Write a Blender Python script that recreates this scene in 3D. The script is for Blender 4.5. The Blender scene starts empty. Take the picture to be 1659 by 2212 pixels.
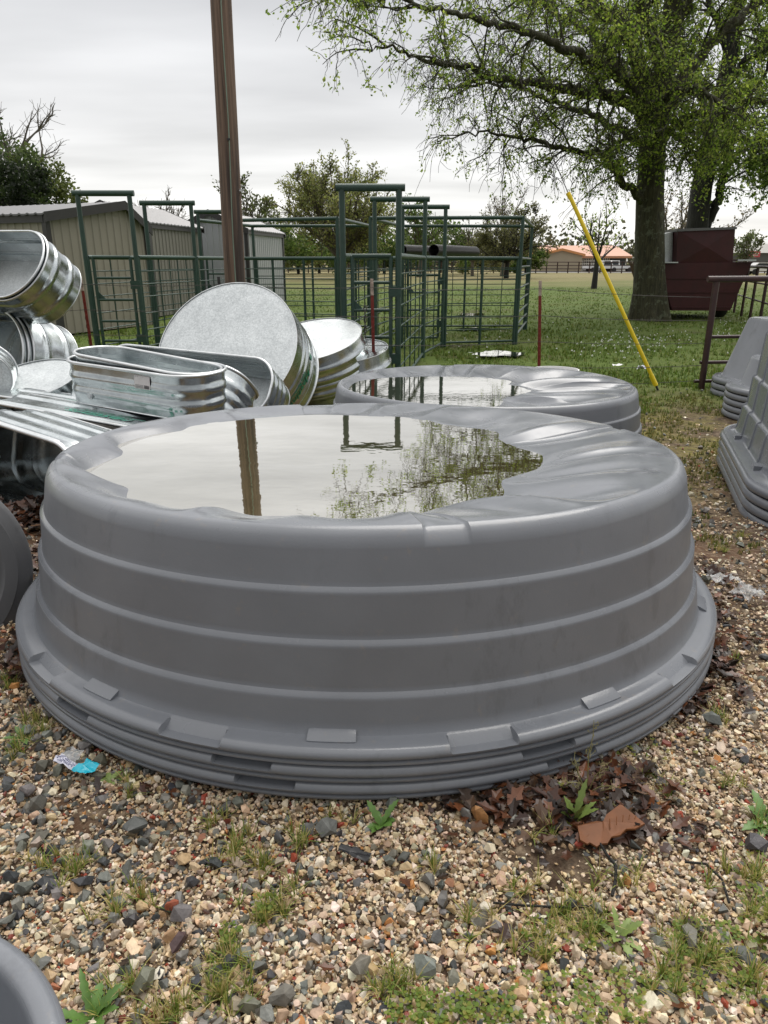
import bpy, bmesh, math, random
import numpy as np
from mathutils import Vector, Matrix, noise as mnoise
random.seed(7); RNG = np.random.default_rng(7)
R = math.radians
SC = bpy.context.scene
COL = SC.collection

# ------------------------------------------------------------------ camera, world, sun, exposure
CAM_H, PITCH, FPX, CX, CY = 1.25, R(19.44), 1532.0, 829.5, 1106.0
cam = bpy.data.cameras.new('camera'); camo = bpy.data.objects.new('camera', cam); COL.objects.link(camo)
cam.sensor_fit = 'VERTICAL'; cam.sensor_height = 24.0; cam.lens = 24.0 * FPX / 2212.0
cam.clip_start = 0.02; cam.clip_end = 3000
camo.location = (0, 0, CAM_H); camo.rotation_euler = (R(90) - PITCH, 0, 0)
SC.camera = camo

W = bpy.data.worlds.new('World'); SC.world = W; W.use_nodes = True
wn, wl = W.node_tree.nodes, W.node_tree.links
wn.clear()
SUN_EL, SUN_AZ = 58.0, 25.0          # azimuth measured from +Y (ahead) towards +X (right)
wo = wn.new('ShaderNodeOutputWorld'); bg = wn.new('ShaderNodeBackground'); bg.inputs['Strength'].default_value = 0.1
sky = wn.new('ShaderNodeTexSky'); sky.sky_type = 'NISHITA'; sky.sun_disc = False
sky.sun_elevation = R(SUN_EL); sky.sun_rotation = R(SUN_AZ)
tc = wn.new('ShaderNodeTexCoord'); sep = wn.new('ShaderNodeSeparateXYZ'); wl.new(tc.outputs['Generated'], sep.inputs[0])
ramp = wn.new('ShaderNodeValToRGB'); wl.new(sep.outputs['Z'], ramp.inputs[0])
cr = ramp.color_ramp
SKY = [(0.0, (7.7, 7.5, 7.2)), (0.06, (7.5, 7.4, 7.2)), (0.16, (6.4, 6.35, 6.3)), (0.28, (5.4, 5.4, 5.45)), (0.50, (9.5, 9.4, 9.3)), (1.0, (13.0, 12.7, 12.3))]
while len(cr.elements) < len(SKY): cr.elements.new(0.5)
for el, (p, c) in zip(cr.elements, SKY): el.position = p; el.color = (c[0], c[1], c[2], 1)
# stratus bands: direction flattened onto a cloud deck, then noise
def wmath(op, a, b):
    n = wn.new('ShaderNodeMath'); n.operation = op
    for i, v in enumerate((a, b)):
        if isinstance(v, (int, float)): n.inputs[i].default_value = v
        else: wl.new(v, n.inputs[i])
    return n.outputs[0]
den = wmath('ADD', wmath('ABSOLUTE', sep.outputs['Z'], 0), 0.10)
comb = wn.new('ShaderNodeCombineXYZ')
wl.new(wmath('DIVIDE', sep.outputs['X'], den), comb.inputs[0]); wl.new(wmath('DIVIDE', sep.outputs['Y'], den), comb.inputs[1])
wmap = wn.new('ShaderNodeMapping'); wmap.inputs['Scale'].default_value = (0.55, 1.15, 1); wmap.inputs['Rotation'].default_value = (0, 0, R(-14))
wl.new(comb.outputs[0], wmap.inputs[0])
cn = wn.new('ShaderNodeTexNoise'); cn.inputs['Scale'].default_value = 0.85; cn.inputs['Detail'].default_value = 5; cn.inputs['Roughness'].default_value = 0.45
wl.new(wmap.outputs[0], cn.inputs['Vector'])
crr = wn.new('ShaderNodeMapRange'); crr.inputs[1].default_value = 0.3; crr.inputs[2].default_value = 0.7; crr.inputs[3].default_value = 0.74; crr.inputs[4].default_value = 1.18
wl.new(cn.outputs['Fac'], crr.inputs[0])
# added dimming of the unseen sky behind the viewer, darkens camera-facing walls
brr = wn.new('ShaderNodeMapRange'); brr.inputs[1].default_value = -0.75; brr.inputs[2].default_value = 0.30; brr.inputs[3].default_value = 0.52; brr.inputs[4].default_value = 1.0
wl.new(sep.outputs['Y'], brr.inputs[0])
cloud_dimf = wmath('MULTIPLY', crr.outputs[0], brr.outputs[0])
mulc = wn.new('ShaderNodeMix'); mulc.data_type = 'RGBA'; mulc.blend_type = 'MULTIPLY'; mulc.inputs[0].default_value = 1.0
wl.new(ramp.outputs[0], mulc.inputs[6]); wl.new(cloud_dimf, mulc.inputs[7])
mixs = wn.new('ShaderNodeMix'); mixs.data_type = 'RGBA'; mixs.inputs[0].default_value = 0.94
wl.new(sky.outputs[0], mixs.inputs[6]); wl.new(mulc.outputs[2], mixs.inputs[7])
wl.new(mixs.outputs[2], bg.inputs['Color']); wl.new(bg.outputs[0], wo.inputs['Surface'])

sun = bpy.data.lights.new('sun', 'SUN'); suno = bpy.data.objects.new('sun', sun); COL.objects.link(suno)
sun.energy = 1.5; sun.angle = R(45); sun.color = (1.0, 0.96, 0.9)
suno.rotation_euler = (R(90 - SUN_EL), 0, R(180 - SUN_AZ))
SC.view_settings.view_transform = 'Standard'; SC.view_settings.look = 'None'
SC.view_settings.exposure = 0.53; SC.view_settings.gamma = 1.0
SC.cycles.max_bounces = 6; SC.cycles.transparent_max_bounces = 12; SC.cycles.caustics_reflective = False; SC.cycles.caustics_refractive = False
try: SC.cycles.use_denoising = True
except Exception: pass

# ------------------------------------------------------------------ terrain and picture-to-place helpers
_ys = np.linspace(-60, 60, 12001)
def _ss(a, b, x): t = np.clip((x - a) / (b - a), 0, 1); return t * t * (3 - 2 * t)
_sl = -0.057 * _ss(1.0, 1.6, _ys) * (1 - _ss(5.4, 8.2, _ys))
_gz = np.concatenate([[0], np.cumsum((_sl[1:] + _sl[:-1]) * .5 * (_ys[1] - _ys[0]))])
_gz -= np.interp(1.4, _ys, _gz)
def gz(y): return float(np.interp(y, _ys, _gz))
_c, _s = math.cos(PITCH), math.sin(PITCH)
FWD, RGT, DWN = Vector((0, _c, -_s)), Vector((1, 0, 0)), Vector((0, -_s, -_c))
ORG = Vector((0, 0, CAM_H))
def ray(x, y): return FWD + RGT * ((x - CX) / FPX) + DWN * ((y - CY) / FPX)
def at(x, y, Y):                       # the point of the place seen at (x, y) of a 1659 x 2212 picture that lies Y metres ahead
    d = ray(x, y); return ORG + d * (Y / d.y)
def atz(x, y, z):
    d = ray(x, y); return ORG + d * ((z - CAM_H) / d.z)
def gp(x, y, dz=0.0):                  # on the ground
    z = -0.1
    for _ in range(25): p = atz(x, y, z); z = gz(p.y) + dz
    return p
def g3(x, y, dz=0.0): return Vector((x, y, gz(y) + dz))

# ------------------------------------------------------------------ mesh helpers
class MB:
    def __init__(s): s.v, s.f, s.col = [], [], []
    def add(s, vs, fs):
        o = len(s.v); s.v.extend([tuple(p) for p in vs]); s.f.extend([tuple(i + o for i in f) for f in fs]); return o
    def box(s, c, size, rot=None):
        x, y, z = [k * .5 for k in size]; c = Vector(c)
        vs = [Vector((a, b, d)) for a in (-x, x) for b in (-y, y) for d in (-z, z)]
        if rot is not None: vs = [rot @ p for p in vs]
        s.add([c + p for p in vs], [(0, 1, 3, 2), (4, 6, 7, 5), (0, 4, 5, 1), (2, 3, 7, 6), (0, 2, 6, 4), (1, 5, 7, 3)])
    def quad(s, a, b, c, d): s.add([a, b, c, d], [(0, 1, 2, 3)])
    def tube(s, pts, rad, n=8, caps=True, closed=False):
        P = [Vector(p) for p in pts]; m = len(P)
        if isinstance(rad, (int, float)): rad = [rad] * m
        vs, fs = [], []; u = None
        for i, p in enumerate(P):
            if closed: t = P[(i + 1) % m] - P[i - 1]
            else: t = P[min(i + 1, m - 1)] - P[max(i - 1, 0)]
            if t.length < 1e-9: t = Vector((0, 0, 1))
            t.normalize()
            if u is None:
                u = t.cross(Vector((0, 0, 1)) if abs(t.z) < .9 else Vector((1, 0, 0)))
            u = u - t * u.dot(t)
            if u.length < 1e-6: u = t.orthogonal()
            u.normalize(); w = t.cross(u)
            for k in range(n):
                a = 2 * math.pi * k / n; vs.append(p + (u * math.cos(a) + w * math.sin(a)) * rad[i])
        for i in range(m if closed else m - 1):
            j = (i + 1) % m
            for k in range(n):
                l = (k + 1) % n; fs.append((i * n + k, i * n + l, j * n + l, j * n + k))
        if caps and not closed:
            fs.append(tuple(range(n - 1, -1, -1))); fs.append(tuple((m - 1) * n + k for k in range(n)))
        s.add(vs, fs)
    def rings(s, rs, closed=True, cap0=False, cap1=False):   # rs: list of rings of points (same count)
        n = len(rs[0]); vs = [p for r in rs for p in r]; fs = []
        for i in range(len(rs) - 1):
            for k in range(n if closed else n - 1):
                l = (k + 1) % n; fs.append((i * n + k, i * n + l, (i + 1) * n + l, (i + 1) * n + k))
        if cap0: fs.append(tuple(range(n - 1, -1, -1)))
        if cap1: fs.append(tuple((len(rs) - 1) * n + k for k in range(n)))
        s.add(vs, fs)
    def lathe(s, prof, c=(0, 0, 0), n=32, cap0=False, cap1=False):
        c = Vector(c)
        s.rings([[c + Vector((r * math.cos(2 * math.pi * k / n), r * math.sin(2 * math.pi * k / n), z)) for k in range(n)] for r, z in prof], True, cap0, cap1)
    def build(s, name, mat, parent=None, smooth=40, local=False):
        me = bpy.data.meshes.new(name)
        off = Vector((0, 0, 0)) if (parent is None or local) else parent_world(parent)
        vs = np.array(s.v, dtype=np.float64).reshape(-1, 3) - np.array(off)
        me.from_pydata(vs.tolist(), [], s.f)
        o = bpy.data.objects.new(name, me); COL.objects.link(o)
        if mat is not None: me.materials.append(mat)
        if parent is not None: o.parent = parent
        if smooth:
            me.shade_smooth(); me.set_sharp_from_angle(angle=R(smooth))
        me.update(); return o
def parent_world(o):
    v = Vector((0, 0, 0))
    while o is not None: v += o.location; o = o.parent
    return v
def npmesh(name, V, F, mat, parent=None, tint=None, smooth=False):     # V (n,3), F (m,k) numpy; tint (m,3) per face
    me = bpy.data.meshes.new(name); k = F.shape[1]
    me.vertices.add(len(V)); me.vertices.foreach_set('co', V.astype(np.float32).ravel())
    me.loops.add(F.size); me.loops.foreach_set('vertex_index', F.astype(np.int32).ravel())
    me.polygons.add(len(F)); me.polygons.foreach_set('loop_start', np.arange(0, F.size, k, dtype=np.int32))
    me.polygons.foreach_set('loop_total', np.full(len(F), k, dtype=np.int32))
    me.update(calc_edges=True); me.validate()
    if smooth: me.shade_smooth()
    else: me.shade_flat()
    if tint is not None:
        at_ = me.color_attributes.new('tint', 'FLOAT_COLOR', 'CORNER')
        c = np.concatenate([tint, np.ones((len(tint), 1))], 1); c = np.repeat(c, k, axis=0)
        at_.data.foreach_set('color', c.astype(np.float32).ravel())
    o = bpy.data.objects.new(name, me); COL.objects.link(o); me.materials.append(mat)
    if parent is not None: o.parent = parent
    return o
def tag(o, label=None, cat=None, group=None, kind=None):
    if label: o['label'] = label
    if cat: o['category'] = cat
    if group: o['group'] = group
    if kind: o['kind'] = kind
    return o
def thing(name, label, cat, loc=(0, 0, 0), group=None):
    o = bpy.data.objects.new(name, None); COL.objects.link(o); o.empty_display_size = .1; o.location = loc
    return tag(o, label, cat, group)
def copy_tree(o, parent=None):
    c = o.copy(); COL.objects.link(c)
    if parent is not None: c.parent = parent
    for ch in list(o.children): copy_tree(ch, c)
    return c

# ------------------------------------------------------------------ materials
class NT:
    def __init__(s, name):
        s.m = bpy.data.materials.new(name); s.m.use_nodes = True; s.n = s.m.node_tree.nodes; s.l = s.m.node_tree.links
        s.b = s.n['Principled BSDF']; s._t = None
    def node(s, t, **k):
        n = s.n.new(t)
        for a, v in k.items(): setattr(n, a, v)
        return n
    def coord(s, kind='Object'):
        if s._t is None: s._t = s.n.new('ShaderNodeTexCoord')
        return s._t.outputs[kind]
    def noise(s, scale, detail=3, rough=.5, vec=None, stretch=None, dist=0.0):
        v = vec or s.coord()
        if stretch:
            mp = s.n.new('ShaderNodeMapping'); mp.inputs['Scale'].default_value = stretch; s.l.new(v, mp.inputs[0]); v = mp.outputs[0]
        t = s.n.new('ShaderNodeTexNoise'); t.inputs['Scale'].default_value = scale; t.inputs['Detail'].default_value = detail
        t.inputs['Roughness'].default_value = rough; t.inputs['Distortion'].default_value = dist; s.l.new(v, t.inputs['Vector']); return t.outputs['Fac']
    def voronoi(s, scale, out='Color', feature='F1'):
        t = s.n.new('ShaderNodeTexVoronoi'); t.feature = feature; t.inputs['Scale'].default_value = scale; s.l.new(s.coord(), t.inputs['Vector']); return t.outputs[out]
    def ramp(s, fac, stops):
        r = s.n.new('ShaderNodeValToRGB'); e = r.color_ramp.elements
        while len(e) < len(stops): e.new(.5)
        for el, (p, c) in zip(e, stops): el.position = p; el.color = (c[0], c[1], c[2], 1) if isinstance(c, (tuple, list)) else (c, c, c, 1)
        s.l.new(fac, r.inputs[0]); return r.outputs[0]
    def rng(s, fac, a, b, c, d):
        r = s.n.new('ShaderNodeMapRange')
        for i, v in enumerate((a, b, c, d)): r.inputs[i + 1].default_value = v
        s.l.new(fac, r.inputs[0]); return r.outputs[0]
    def mix(s, fac, a, b, blend='MIX'):
        m = s.n.new('ShaderNodeMix'); m.data_type = 'RGBA'; m.blend_type = blend
        for i, v in ((0, fac), (6, a), (7, b)):
            if isinstance(v, (int, float)): m.inputs[i].default_value = v
            elif isinstance(v, tuple): m.inputs[i].default_value = (v[0], v[1], v[2], 1)
            else: s.l.new(v, m.inputs[i])
        return m.outputs[2]
    def math(s, op, a, b=0.0):
        m = s.n.new('ShaderNodeMath'); m.operation = op
        for i, v in ((0, a), (1, b)):
            if isinstance(v, (int, float)): m.inputs[i].default_value = v
            else: s.l.new(v, m.inputs[i])
        return m.outputs[0]
    def bump(s, h, strength=.3, dist=.01):
        b = s.n.new('ShaderNodeBump'); b.inputs['Strength'].default_value = strength; b.inputs['Distance'].default_value = dist
        s.l.new(h, b.inputs['Height']); s.l.new(b.outputs[0], s.b.inputs['Normal']); return b
    def set(s, **k):
        for a, v in k.items():
            i = s.b.inputs[a.replace('_', ' ')]
            if isinstance(v, (int, float)): i.default_value = v
            elif isinstance(v, tuple): i.default_value = (v[0], v[1], v[2], 1)
            else: s.l.new(v, i)
        return s.m
def paint(name, c, rough=.5, var=.12, scale=9, metal=0.0, bump=0.0, dirt=None):
    t = NT(name); n = t.noise(scale, 4, .6)
    col = t.ramp(n, [(.25, tuple(k * (1 - var) for k in c)), (.75, tuple(k * (1 + var) for k in c))])
    if dirt: col = t.mix(t.rng(t.noise(scale * .35, 5, .65), .5, .72, 0, .75), col, dirt)
    if bump: t.bump(t.noise(scale * 6, 3), bump, .01)
    return t.set(Base_Color=col, Roughness=rough, Metallic=metal)

def m_poly(name, base, rough=.38, stain=True):
    t = NT(name)
    col = t.ramp(t.noise(3.5, 5, .6), [(.3, tuple(k * .93 for k in base)), (.7, tuple(k * 1.06 for k in base))])
    if stain:
        st = t.math('MULTIPLY', t.rng(t.noise(10, 5, .72, stretch=(1, 1, .45)), .54, .66, 0, .5), t.rng(t.noise(1.7, 2, .5), .47, .60, 0, 1))
        col = t.mix(st, col, tuple(k * .62 for k in base))
        col = t.mix(t.rng(t.noise(22, 3, .7), .62, .75, 0, .22), col, (.30, .25, .19))
    rg = t.rng(t.noise(6, 4, .6), .3, .7, rough - .07, rough + .10)
    gn = t.node('ShaderNodeNewGeometry'); sz = t.node('ShaderNodeSeparateXYZ'); t.l.new(gn.outputs['True Normal'], sz.inputs[0])
    wet = t.math('MULTIPLY', t.rng(sz.outputs[2], .55, .9, 0, 1), t.rng(t.noise(4, 2, .5), .35, .6, .75, 1))      # rain film lies on the level parts
    rg = t.math('SUBTRACT', rg, t.math('MULTIPLY', wet, rough * .58))
    t.bump(t.noise(170, 2, .5), .12, .002)
    return t.set(Base_Color=col, Roughness=rg, Specular_IOR_Level=.55)
M = {}
M['poly'] = m_poly('grey_polyethylene', (.176, .187, .207))
M['poly_dark'] = m_poly('dark_polyethylene', (.105, .107, .113), .45)
M['poly_gloss'] = m_poly('wet_grey_polyethylene', (.165, .175, .195), .2)
def m_galv(name, lo, hi, rough, scale=70, spk=.12):
    t = NT(name); v = t.voronoi(scale); sepc = t.node('ShaderNodeSeparateColor'); t.l.new(v, sepc.inputs[0])
    n = t.noise(5, 5, .65)
    f = t.math('ADD', t.math('MULTIPLY', sepc.outputs[0], spk), t.math('MULTIPLY', n, 1 - spk))
    col = t.ramp(f, [(.25, lo), (.75, hi)])
    rg = t.rng(t.math('ADD', t.math('MULTIPLY', sepc.outputs[1], spk), t.math('MULTIPLY', t.noise(9, 4), 1 - spk)), .25, .75, rough - .05, rough + .10)
    t.bump(t.noise(3, 2, .4), .10, .03)
    return t.set(Base_Color=col, Roughness=rg, Metallic=1.0)
M['galv'] = m_galv('galvanised_steel', (.40, .435, .445), (.66, .70, .71), .20)
M['galv_dull'] = m_galv('weathered_galvanised_sheet', (.46, .49, .50), (.70, .73, .74), .46, 90, .34)
M['galv_rim'] = m_galv('galvanised_rim', (.55, .57, .58), (.78, .80, .81), .30)
M['ink'] = paint('green_printing_ink', (.012, .19, .10), .4, .05)
M['ink_light'] = paint('faded_green_ink', (.06, .33, .23), .4, .1)
M['label'] = paint('label_paper', (.86, .83, .82), .6, .08, 30)
M['label_ink'] = paint('label_ink', (.05, .05, .055), .6, .05)
M['label_blue'] = paint('label_blue_ink', (.03, .04, .16), .6, .05)
M['green'] = paint('green_enamel_pipe', (.022, .056, .040), .38, .22, 7, dirt=(.045, .075, .06))
M['maroon_pipe'] = paint('maroon_pipe_paint', (.040, .018, .017), .38, .25, 8, dirt=(.075, .03, .022))
M['tpost'] = paint('red_post_paint', (.20, .024, .016), .6, .25, 20, dirt=(.13, .035, .02))
M['tpost_tip'] = paint('white_post_tip', (.45, .36, .30), .6, .3, 30, dirt=(.13, .05, .03))
M['wire'] = paint('weathered_wire', (.045, .038, .034), .6, .2)
M['yellow'] = paint('yellow_plastic', (.80, .60, .02), .35, .06)
M['black'] = paint('black_plastic', (.018, .018, .02), .4, .2)
M['rubber'] = paint('tyre_rubber', (.018, .018, .018), .7, .2)
M['trim'] = paint('dark_trim_metal', (.040, .038, .038), .4, .08)
M['maroon'] = paint('maroon_sheet_paint', (.055, .008, .010), .6, .25, 3, dirt=(.035, .012, .012))
M['roof_metal'] = paint('grey_roof_metal', (.15, .15, .155), .35, .1, metal=.3)
M['white'] = paint('white_paint', (.75, .75, .75), .4, .05)
M['orange_roof'] = paint('orange_roof_metal', (.50, .24, .14), .5, .06, .3)
M['orange_roof_b'] = paint('bright_orange_roof', (.62, .27, .10), .5, .06, .3)
M['beige_wall'] = paint('beige_wall_metal', (.40, .34, .25), .6, .05, .4)
M['glass_dark'] = paint('dark_glass', (.03, .035, .04), .1, .1)
M['shed_beige'] = paint('beige_ribbed_metal', (.30, .275, .225), .45, .05, 1.5)
M['shed_grey'] = paint('grey_ribbed_metal', (.20, .19, .165), .45, .06, 1.5)
M['shed_light'] = paint('pale_grey_metal', (.40, .41, .43), .4, .05, 1.5)
M['cardboard'] = paint('wet_cardboard', (.16, .055, .015), .65, .2, 25)
M['culvert'] = paint('black_culvert_pipe', (.03, .027, .028), .35, .35, 4)
def m_tint(name, rough=.6, trans=0.0, spec=.4, mul=1.0):
    t = NT(name); a = t.node('ShaderNodeVertexColor'); a.layer_name = 'tint'
    col = a.outputs[0]
    t.set(Base_Color=col, Roughness=rough, Specular_IOR_Level=spec)
    if trans:
        tr = t.node('ShaderNodeBsdfTranslucent'); t.l.new(col, tr.inputs[0]); mx = t.node('ShaderNodeMixShader'); mx.inputs[0].default_value = trans
        out = t.n['Material Output']; t.l.new(t.b.outputs[0], mx.inputs[1]); t.l.new(tr.outputs[0], mx.inputs[2]); t.l.new(mx.outputs[0], out.inputs[0])
    return t.m
M['leaf'] = m_tint('leaf_surface', .5, .58)
M['grass'] = m_tint('grass_blade', .6, .35)
M['deadleaf'] = m_tint('dead_leaf', .38, .1, .5)
def m_stone():
    t = NT('gravel_stone'); a = t.node('ShaderNodeVertexColor'); a.layer_name = 'tint'
    n = t.noise(60, 4, .65); col = t.mix(1.0, a.outputs[0], t.ramp(n, [(.25, .68), (.75, 1.25)]), 'MULTIPLY')
    t.bump(t.noise(140, 3), .35, .004)
    return t.set(Base_Color=col, Roughness=t.rng(n, .3, .7, .35, .65), Specular_IOR_Level=.4)
M['stone'] = m_stone()
def m_bark(name, dark, light, lichen=None, sc=(9, 9, 1.3)):
    t = NT(name); n = t.noise(2.2, 6, .7, stretch=sc, dist=.4); col = t.ramp(n, [(.35, dark), (.68, light)])
    if lichen: col = t.mix(t.rng(t.noise(5, 5, .7), .54, .62, 0, .8), col, lichen)
    t.bump(n, .9, .06); return t.set(Base_Color=col, Roughness=.85)
M['bark'] = m_bark('tree_bark', (.020, .019, .010), (.085, .080, .040), (.14, .155, .10))
M['bark_dark'] = m_bark('dark_bark', (.012, .012, .011), (.04, .038, .034))
M['twig'] = m_bark('grey_brown_twig', (.075, .065, .052), (.16, .14, .11))
def m_pole():
    t = NT('creosoted_pole_wood')
    n = t.noise(3.0, 6, .7, stretch=(10, 10, .22), dist=.3); col = t.ramp(n, [(.30, (.034, .025, .020)), (.44, (.125, .082, .057)), (.66, (.25, .17, .12))])
    col = t.mix(t.rng(t.noise(1.1, 3, .5, stretch=(7, 7, .3)), .50, .62, 0, .8), col, (.03, .023, .021))
    t.bump(n, .7, .02); return t.set(Base_Color=col, Roughness=.75)
M['pole'] = m_pole()
def m_water(name, body, fac, scale):
    t = NT(name); out = t.n['Material Output']; t.n.remove(t.b)
    d = t.node('ShaderNodeBsdfDiffuse'); mk = t.noise(2.2, 4, .6, stretch=(1, 2.2, 1)); t.l.new(t.ramp(mk, [(.3, tuple(k * .55 for k in body)), (.7, tuple(k * 1.35 for k in body))]), d.inputs[0])
    g = t.node('ShaderNodeBsdfGlossy'); g.inputs['Roughness'].default_value = .015; g.inputs[0].default_value = (1, .985, .945, 1)
    lw = t.node('ShaderNodeFresnel'); lw.inputs[0].default_value = 1.33
    f = t.math('MINIMUM', t.math('ADD', t.math('MULTIPLY', lw.outputs[0], .8), t.rng(mk, .3, .7, fac - .09, fac + .05)), .95)
    b = t.node('ShaderNodeBump'); b.inputs['Strength'].default_value = .016; b.inputs['Distance'].default_value = .02
    h = t.math('ADD', t.noise(scale, 2, .5, stretch=(1, 1.8, 1)), t.math('MULTIPLY', t.noise(scale * 4, 2, .5), .12))
    t.l.new(h, b.inputs['Height']); t.l.new(b.outputs[0], g.inputs['Normal'])
    mx = t.node('ShaderNodeMixShader'); t.l.new(f, mx.inputs[0]); t.l.new(d.outputs[0], mx.inputs[1]); t.l.new(g.outputs[0], mx.inputs[2]); t.l.new(mx.outputs[0], out.inputs[0])
    return t.m
M['water'] = m_water('murky_rainwater', (.14, .120, .052), .66, 9)
M['puddle'] = m_water('puddle_water', (.06, .055, .03), .60, 14)
def m_ground():
    t = NT('yard_and_pasture_ground'); P = t.node('ShaderNodeNewGeometry').outputs['Position']
    sp = t.node('ShaderNodeSeparateXYZ'); t.l.new(P, sp.inputs[0]); X, Y = sp.outputs[0], sp.outputs[1]
    nb = t.noise(.9, 4, .6, P); nf = t.noise(14, 5, .7, P); ns = t.noise(45, 4, .7, P)
    dirt = t.ramp(nf, [(.3, (.030, .019, .012)), (.5, (.065, .040, .024)), (.72, (.12, .08, .047))])
    dirt = t.mix(t.rng(t.noise(2.3, 4, .6, P), .5, .68, 0, .7), dirt, (.15, .075, .038))
    grit = t.ramp(ns, [(.35, (.05, .045, .04)), (.5, (.15, .11, .075)), (.62, (.33, .26, .18))])
    near = t.mix(t.rng(nf, .42, .6, 0, .6), dirt, grit)
    moss = t.ramp(nf, [(.3, (.06, .05, .02)), (.55, (.16, .14, .035)), (.75, (.26, .20, .07))])
    # mossy, thin grass along the far half of the yard
    mossf = t.math('MULTIPLY', t.rng(t.math('ADD', Y, t.math('MULTIPLY', nb, 3.0)), 5.2, 7.2, 0, 1), t.rng(t.noise(2.1, 4, .65, P), .40, .60, 0, 1))
    near = t.mix(mossf, near, moss)
    g1 = t.ramp(nf, [(.25, (.034, .056, .009)), (.5, (.075, .115, .016)), (.75, (.125, .175, .03))])
    g2 = t.ramp(nf, [(.3, (.07, .075, .02)), (.7, (.16, .135, .05))])
    grass = t.mix(t.rng(t.noise(.35, 4, .6, P), .50, .70, 0, .5), g1, g2)
    mud = t.rng(t.noise(.8, 5, .6, P), .56, .66, 0, .6)
    grass = t.mix(mud, grass, (.06, .042, .024))
    tan = t.ramp(t.noise(.5, 5, .7, P), [(.3, (.17, .145, .06)), (.7, (.27, .225, .115))])
    grass = t.mix(t.rng(t.math('ADD', Y, t.math('MULTIPLY', t.noise(.08, 3, .6, P), 60)), 70, 104, 0, .88), grass, tan)
    gf = t.rng(t.math('ADD', t.math('ADD', Y, t.math('MULTIPLY', nb, 3.4)), t.math('ADD', t.math('MULTIPLY', X, -.05), t.math('MULTIPLY', nf, .8))), 9.4, 11.4, 0, 1)
    col = t.mix(gf, near, grass)
    t.bump(ns, .6, .02); return t.set(Base_Color=col, Roughness=.9, Specular_IOR_Level=.25)
M['ground'] = m_ground()

# ------------------------------------------------------------------ ground sheet
def ground():
    ys = np.concatenate([np.arange(-6, 0, .5), np.arange(0, 12, .12), np.arange(12, 40, 1.0), np.arange(40, 160, 6), np.array([170, 220, 320, 500, 900, 1500])])
    xs = np.concatenate([np.array([-1500, -700, -300, -150, -80, -45, -25, -15]), np.arange(-10, -5, .5), np.arange(-5, 7, .15), np.arange(7, 12, .5), np.array([14, 18, 25, 45, 80, 150, 300, 700, 1500])])
    X, Y = np.meshgrid(xs, ys); Z = np.interp(Y, _ys, _gz)
    for i in range(Z.shape[0]):
        for j in range(Z.shape[1]):
            if Y[i, j] < 60 and abs(X[i, j]) < 40:
                a = .012 if Y[i, j] < 9 else .05
                Z[i, j] += a * mnoise.noise(Vector((X[i, j] * .9, Y[i, j] * .9, 3.1))) - (.012 if Y[i, j] < 9 else .03)
    n, m = X.shape; Vv = np.stack([X, Y, Z], -1).reshape(-1, 3)
    i, j = np.meshgrid(np.arange(n - 1), np.arange(m - 1), indexing='ij'); a = (i * m + j).ravel()
    F = np.stack([a, a + 1, a + m + 1, a + m], -1)
    tag(npmesh('ground', Vv, F, M['ground'], smooth=True), 'gravel yard running into a grassy pasture', 'ground', kind='structure')
ground()
# ------------------------------------------------------------------ round grey poly tanks, upside down and nested
TILT = -0.056
def tilt_pt(base, p):
    c, s = math.cos(TILT), math.sin(TILT)
    return Vector((base.x + p[0], base.y + p[1] * c - p[2] * s, base.z + p[1] * s + p[2] * c))
RIM = [(1.290, .0), (1.308, .0005), (1.321, .005), (1.325, .009), (1.325, .014), (1.317, .0185), (1.326, .0235), (1.329, .029), (1.329, .036), (1.323, .0445), (1.311, .0495), (1.302, .0505), (1.280, .0515), (1.270, .055)]
WALL = [(1.263, .066), (1.260, .082), (1.252, .145), (1.250, .150), (1.238, .158), (1.236, .165), (1.230, .276), (1.228, .281), (1.216, .289), (1.214, .296), (1.208, .407), (1.206, .412), (1.195, .420), (1.193, .427),
        (1.184, .485), (1.179, .515), (1.170, .538), (1.157, .552), (1.142, .558)]
_w = []
for _a, _b in zip([RIM[-1]] + WALL[:-1], WALL):      # holding loops keep the ledges crisp
    _L = math.hypot(_b[0] - _a[0], _b[1] - _a[1])
    if _L > .03:
        for _t in (.006 / _L, .5, 1 - .006 / _L): _w.append((_a[0] + (_b[0] - _a[0]) * _t, _a[1] + (_b[1] - _a[1]) * _t))
    _w.append(_b)
WALL = _w
def angs(extra=()):
    a = list(np.linspace(0, 2 * math.pi, 600, endpoint=False))
    for e in extra: a += [e - .004, e, e + .004]
    return sorted(x % (2 * math.pi) for x in a)
def rim_z(th, z0, notches):
    out = []
    for r, z in RIM:
        zz = z
        for c, hw in notches:
            d = abs((th - c + math.pi) % (2 * math.pi) - math.pi)
            if d < hw and z > .035: 
                k = min(1.0, (hw - d) / .004)
                if r > 1.295: zz = z + ((.031 + (1.327 - r) * .05) - z) * k
        out.append((r, zz + z0))
    return out
def rim_only_tank(name, label, base, z0, notches, group, mat, sc=1.0):
    t = thing(name, label, 'stock tank', base, group)
    mb = MB(); A = angs([c + s * hw for c, hw in notches for s in (-1, 1)])
    prof = [rim_z(th, 0, notches) for th in A]
    rs = []
    for i in range(len(RIM)): rs.append([tilt_pt(base, (sc * prof[k][i][0] * math.cos(A[k]), sc * prof[k][i][0] * math.sin(A[k]), prof[k][i][1] + z0)) for k in range(len(A))])
    for r, z in ((1.250, .085),): rs.append([tilt_pt(base, (sc * r * math.cos(a), sc * r * math.sin(a), z + z0)) for a in A])
    for r, z in ((1.235, .085), (1.260, .0)): rs.append([tilt_pt(base, (sc * r * math.cos(a), sc * r * math.sin(a), z + z0)) for a in A])
    mb.rings(rs); mb.build('shell', mat, t, 50); return t
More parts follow.
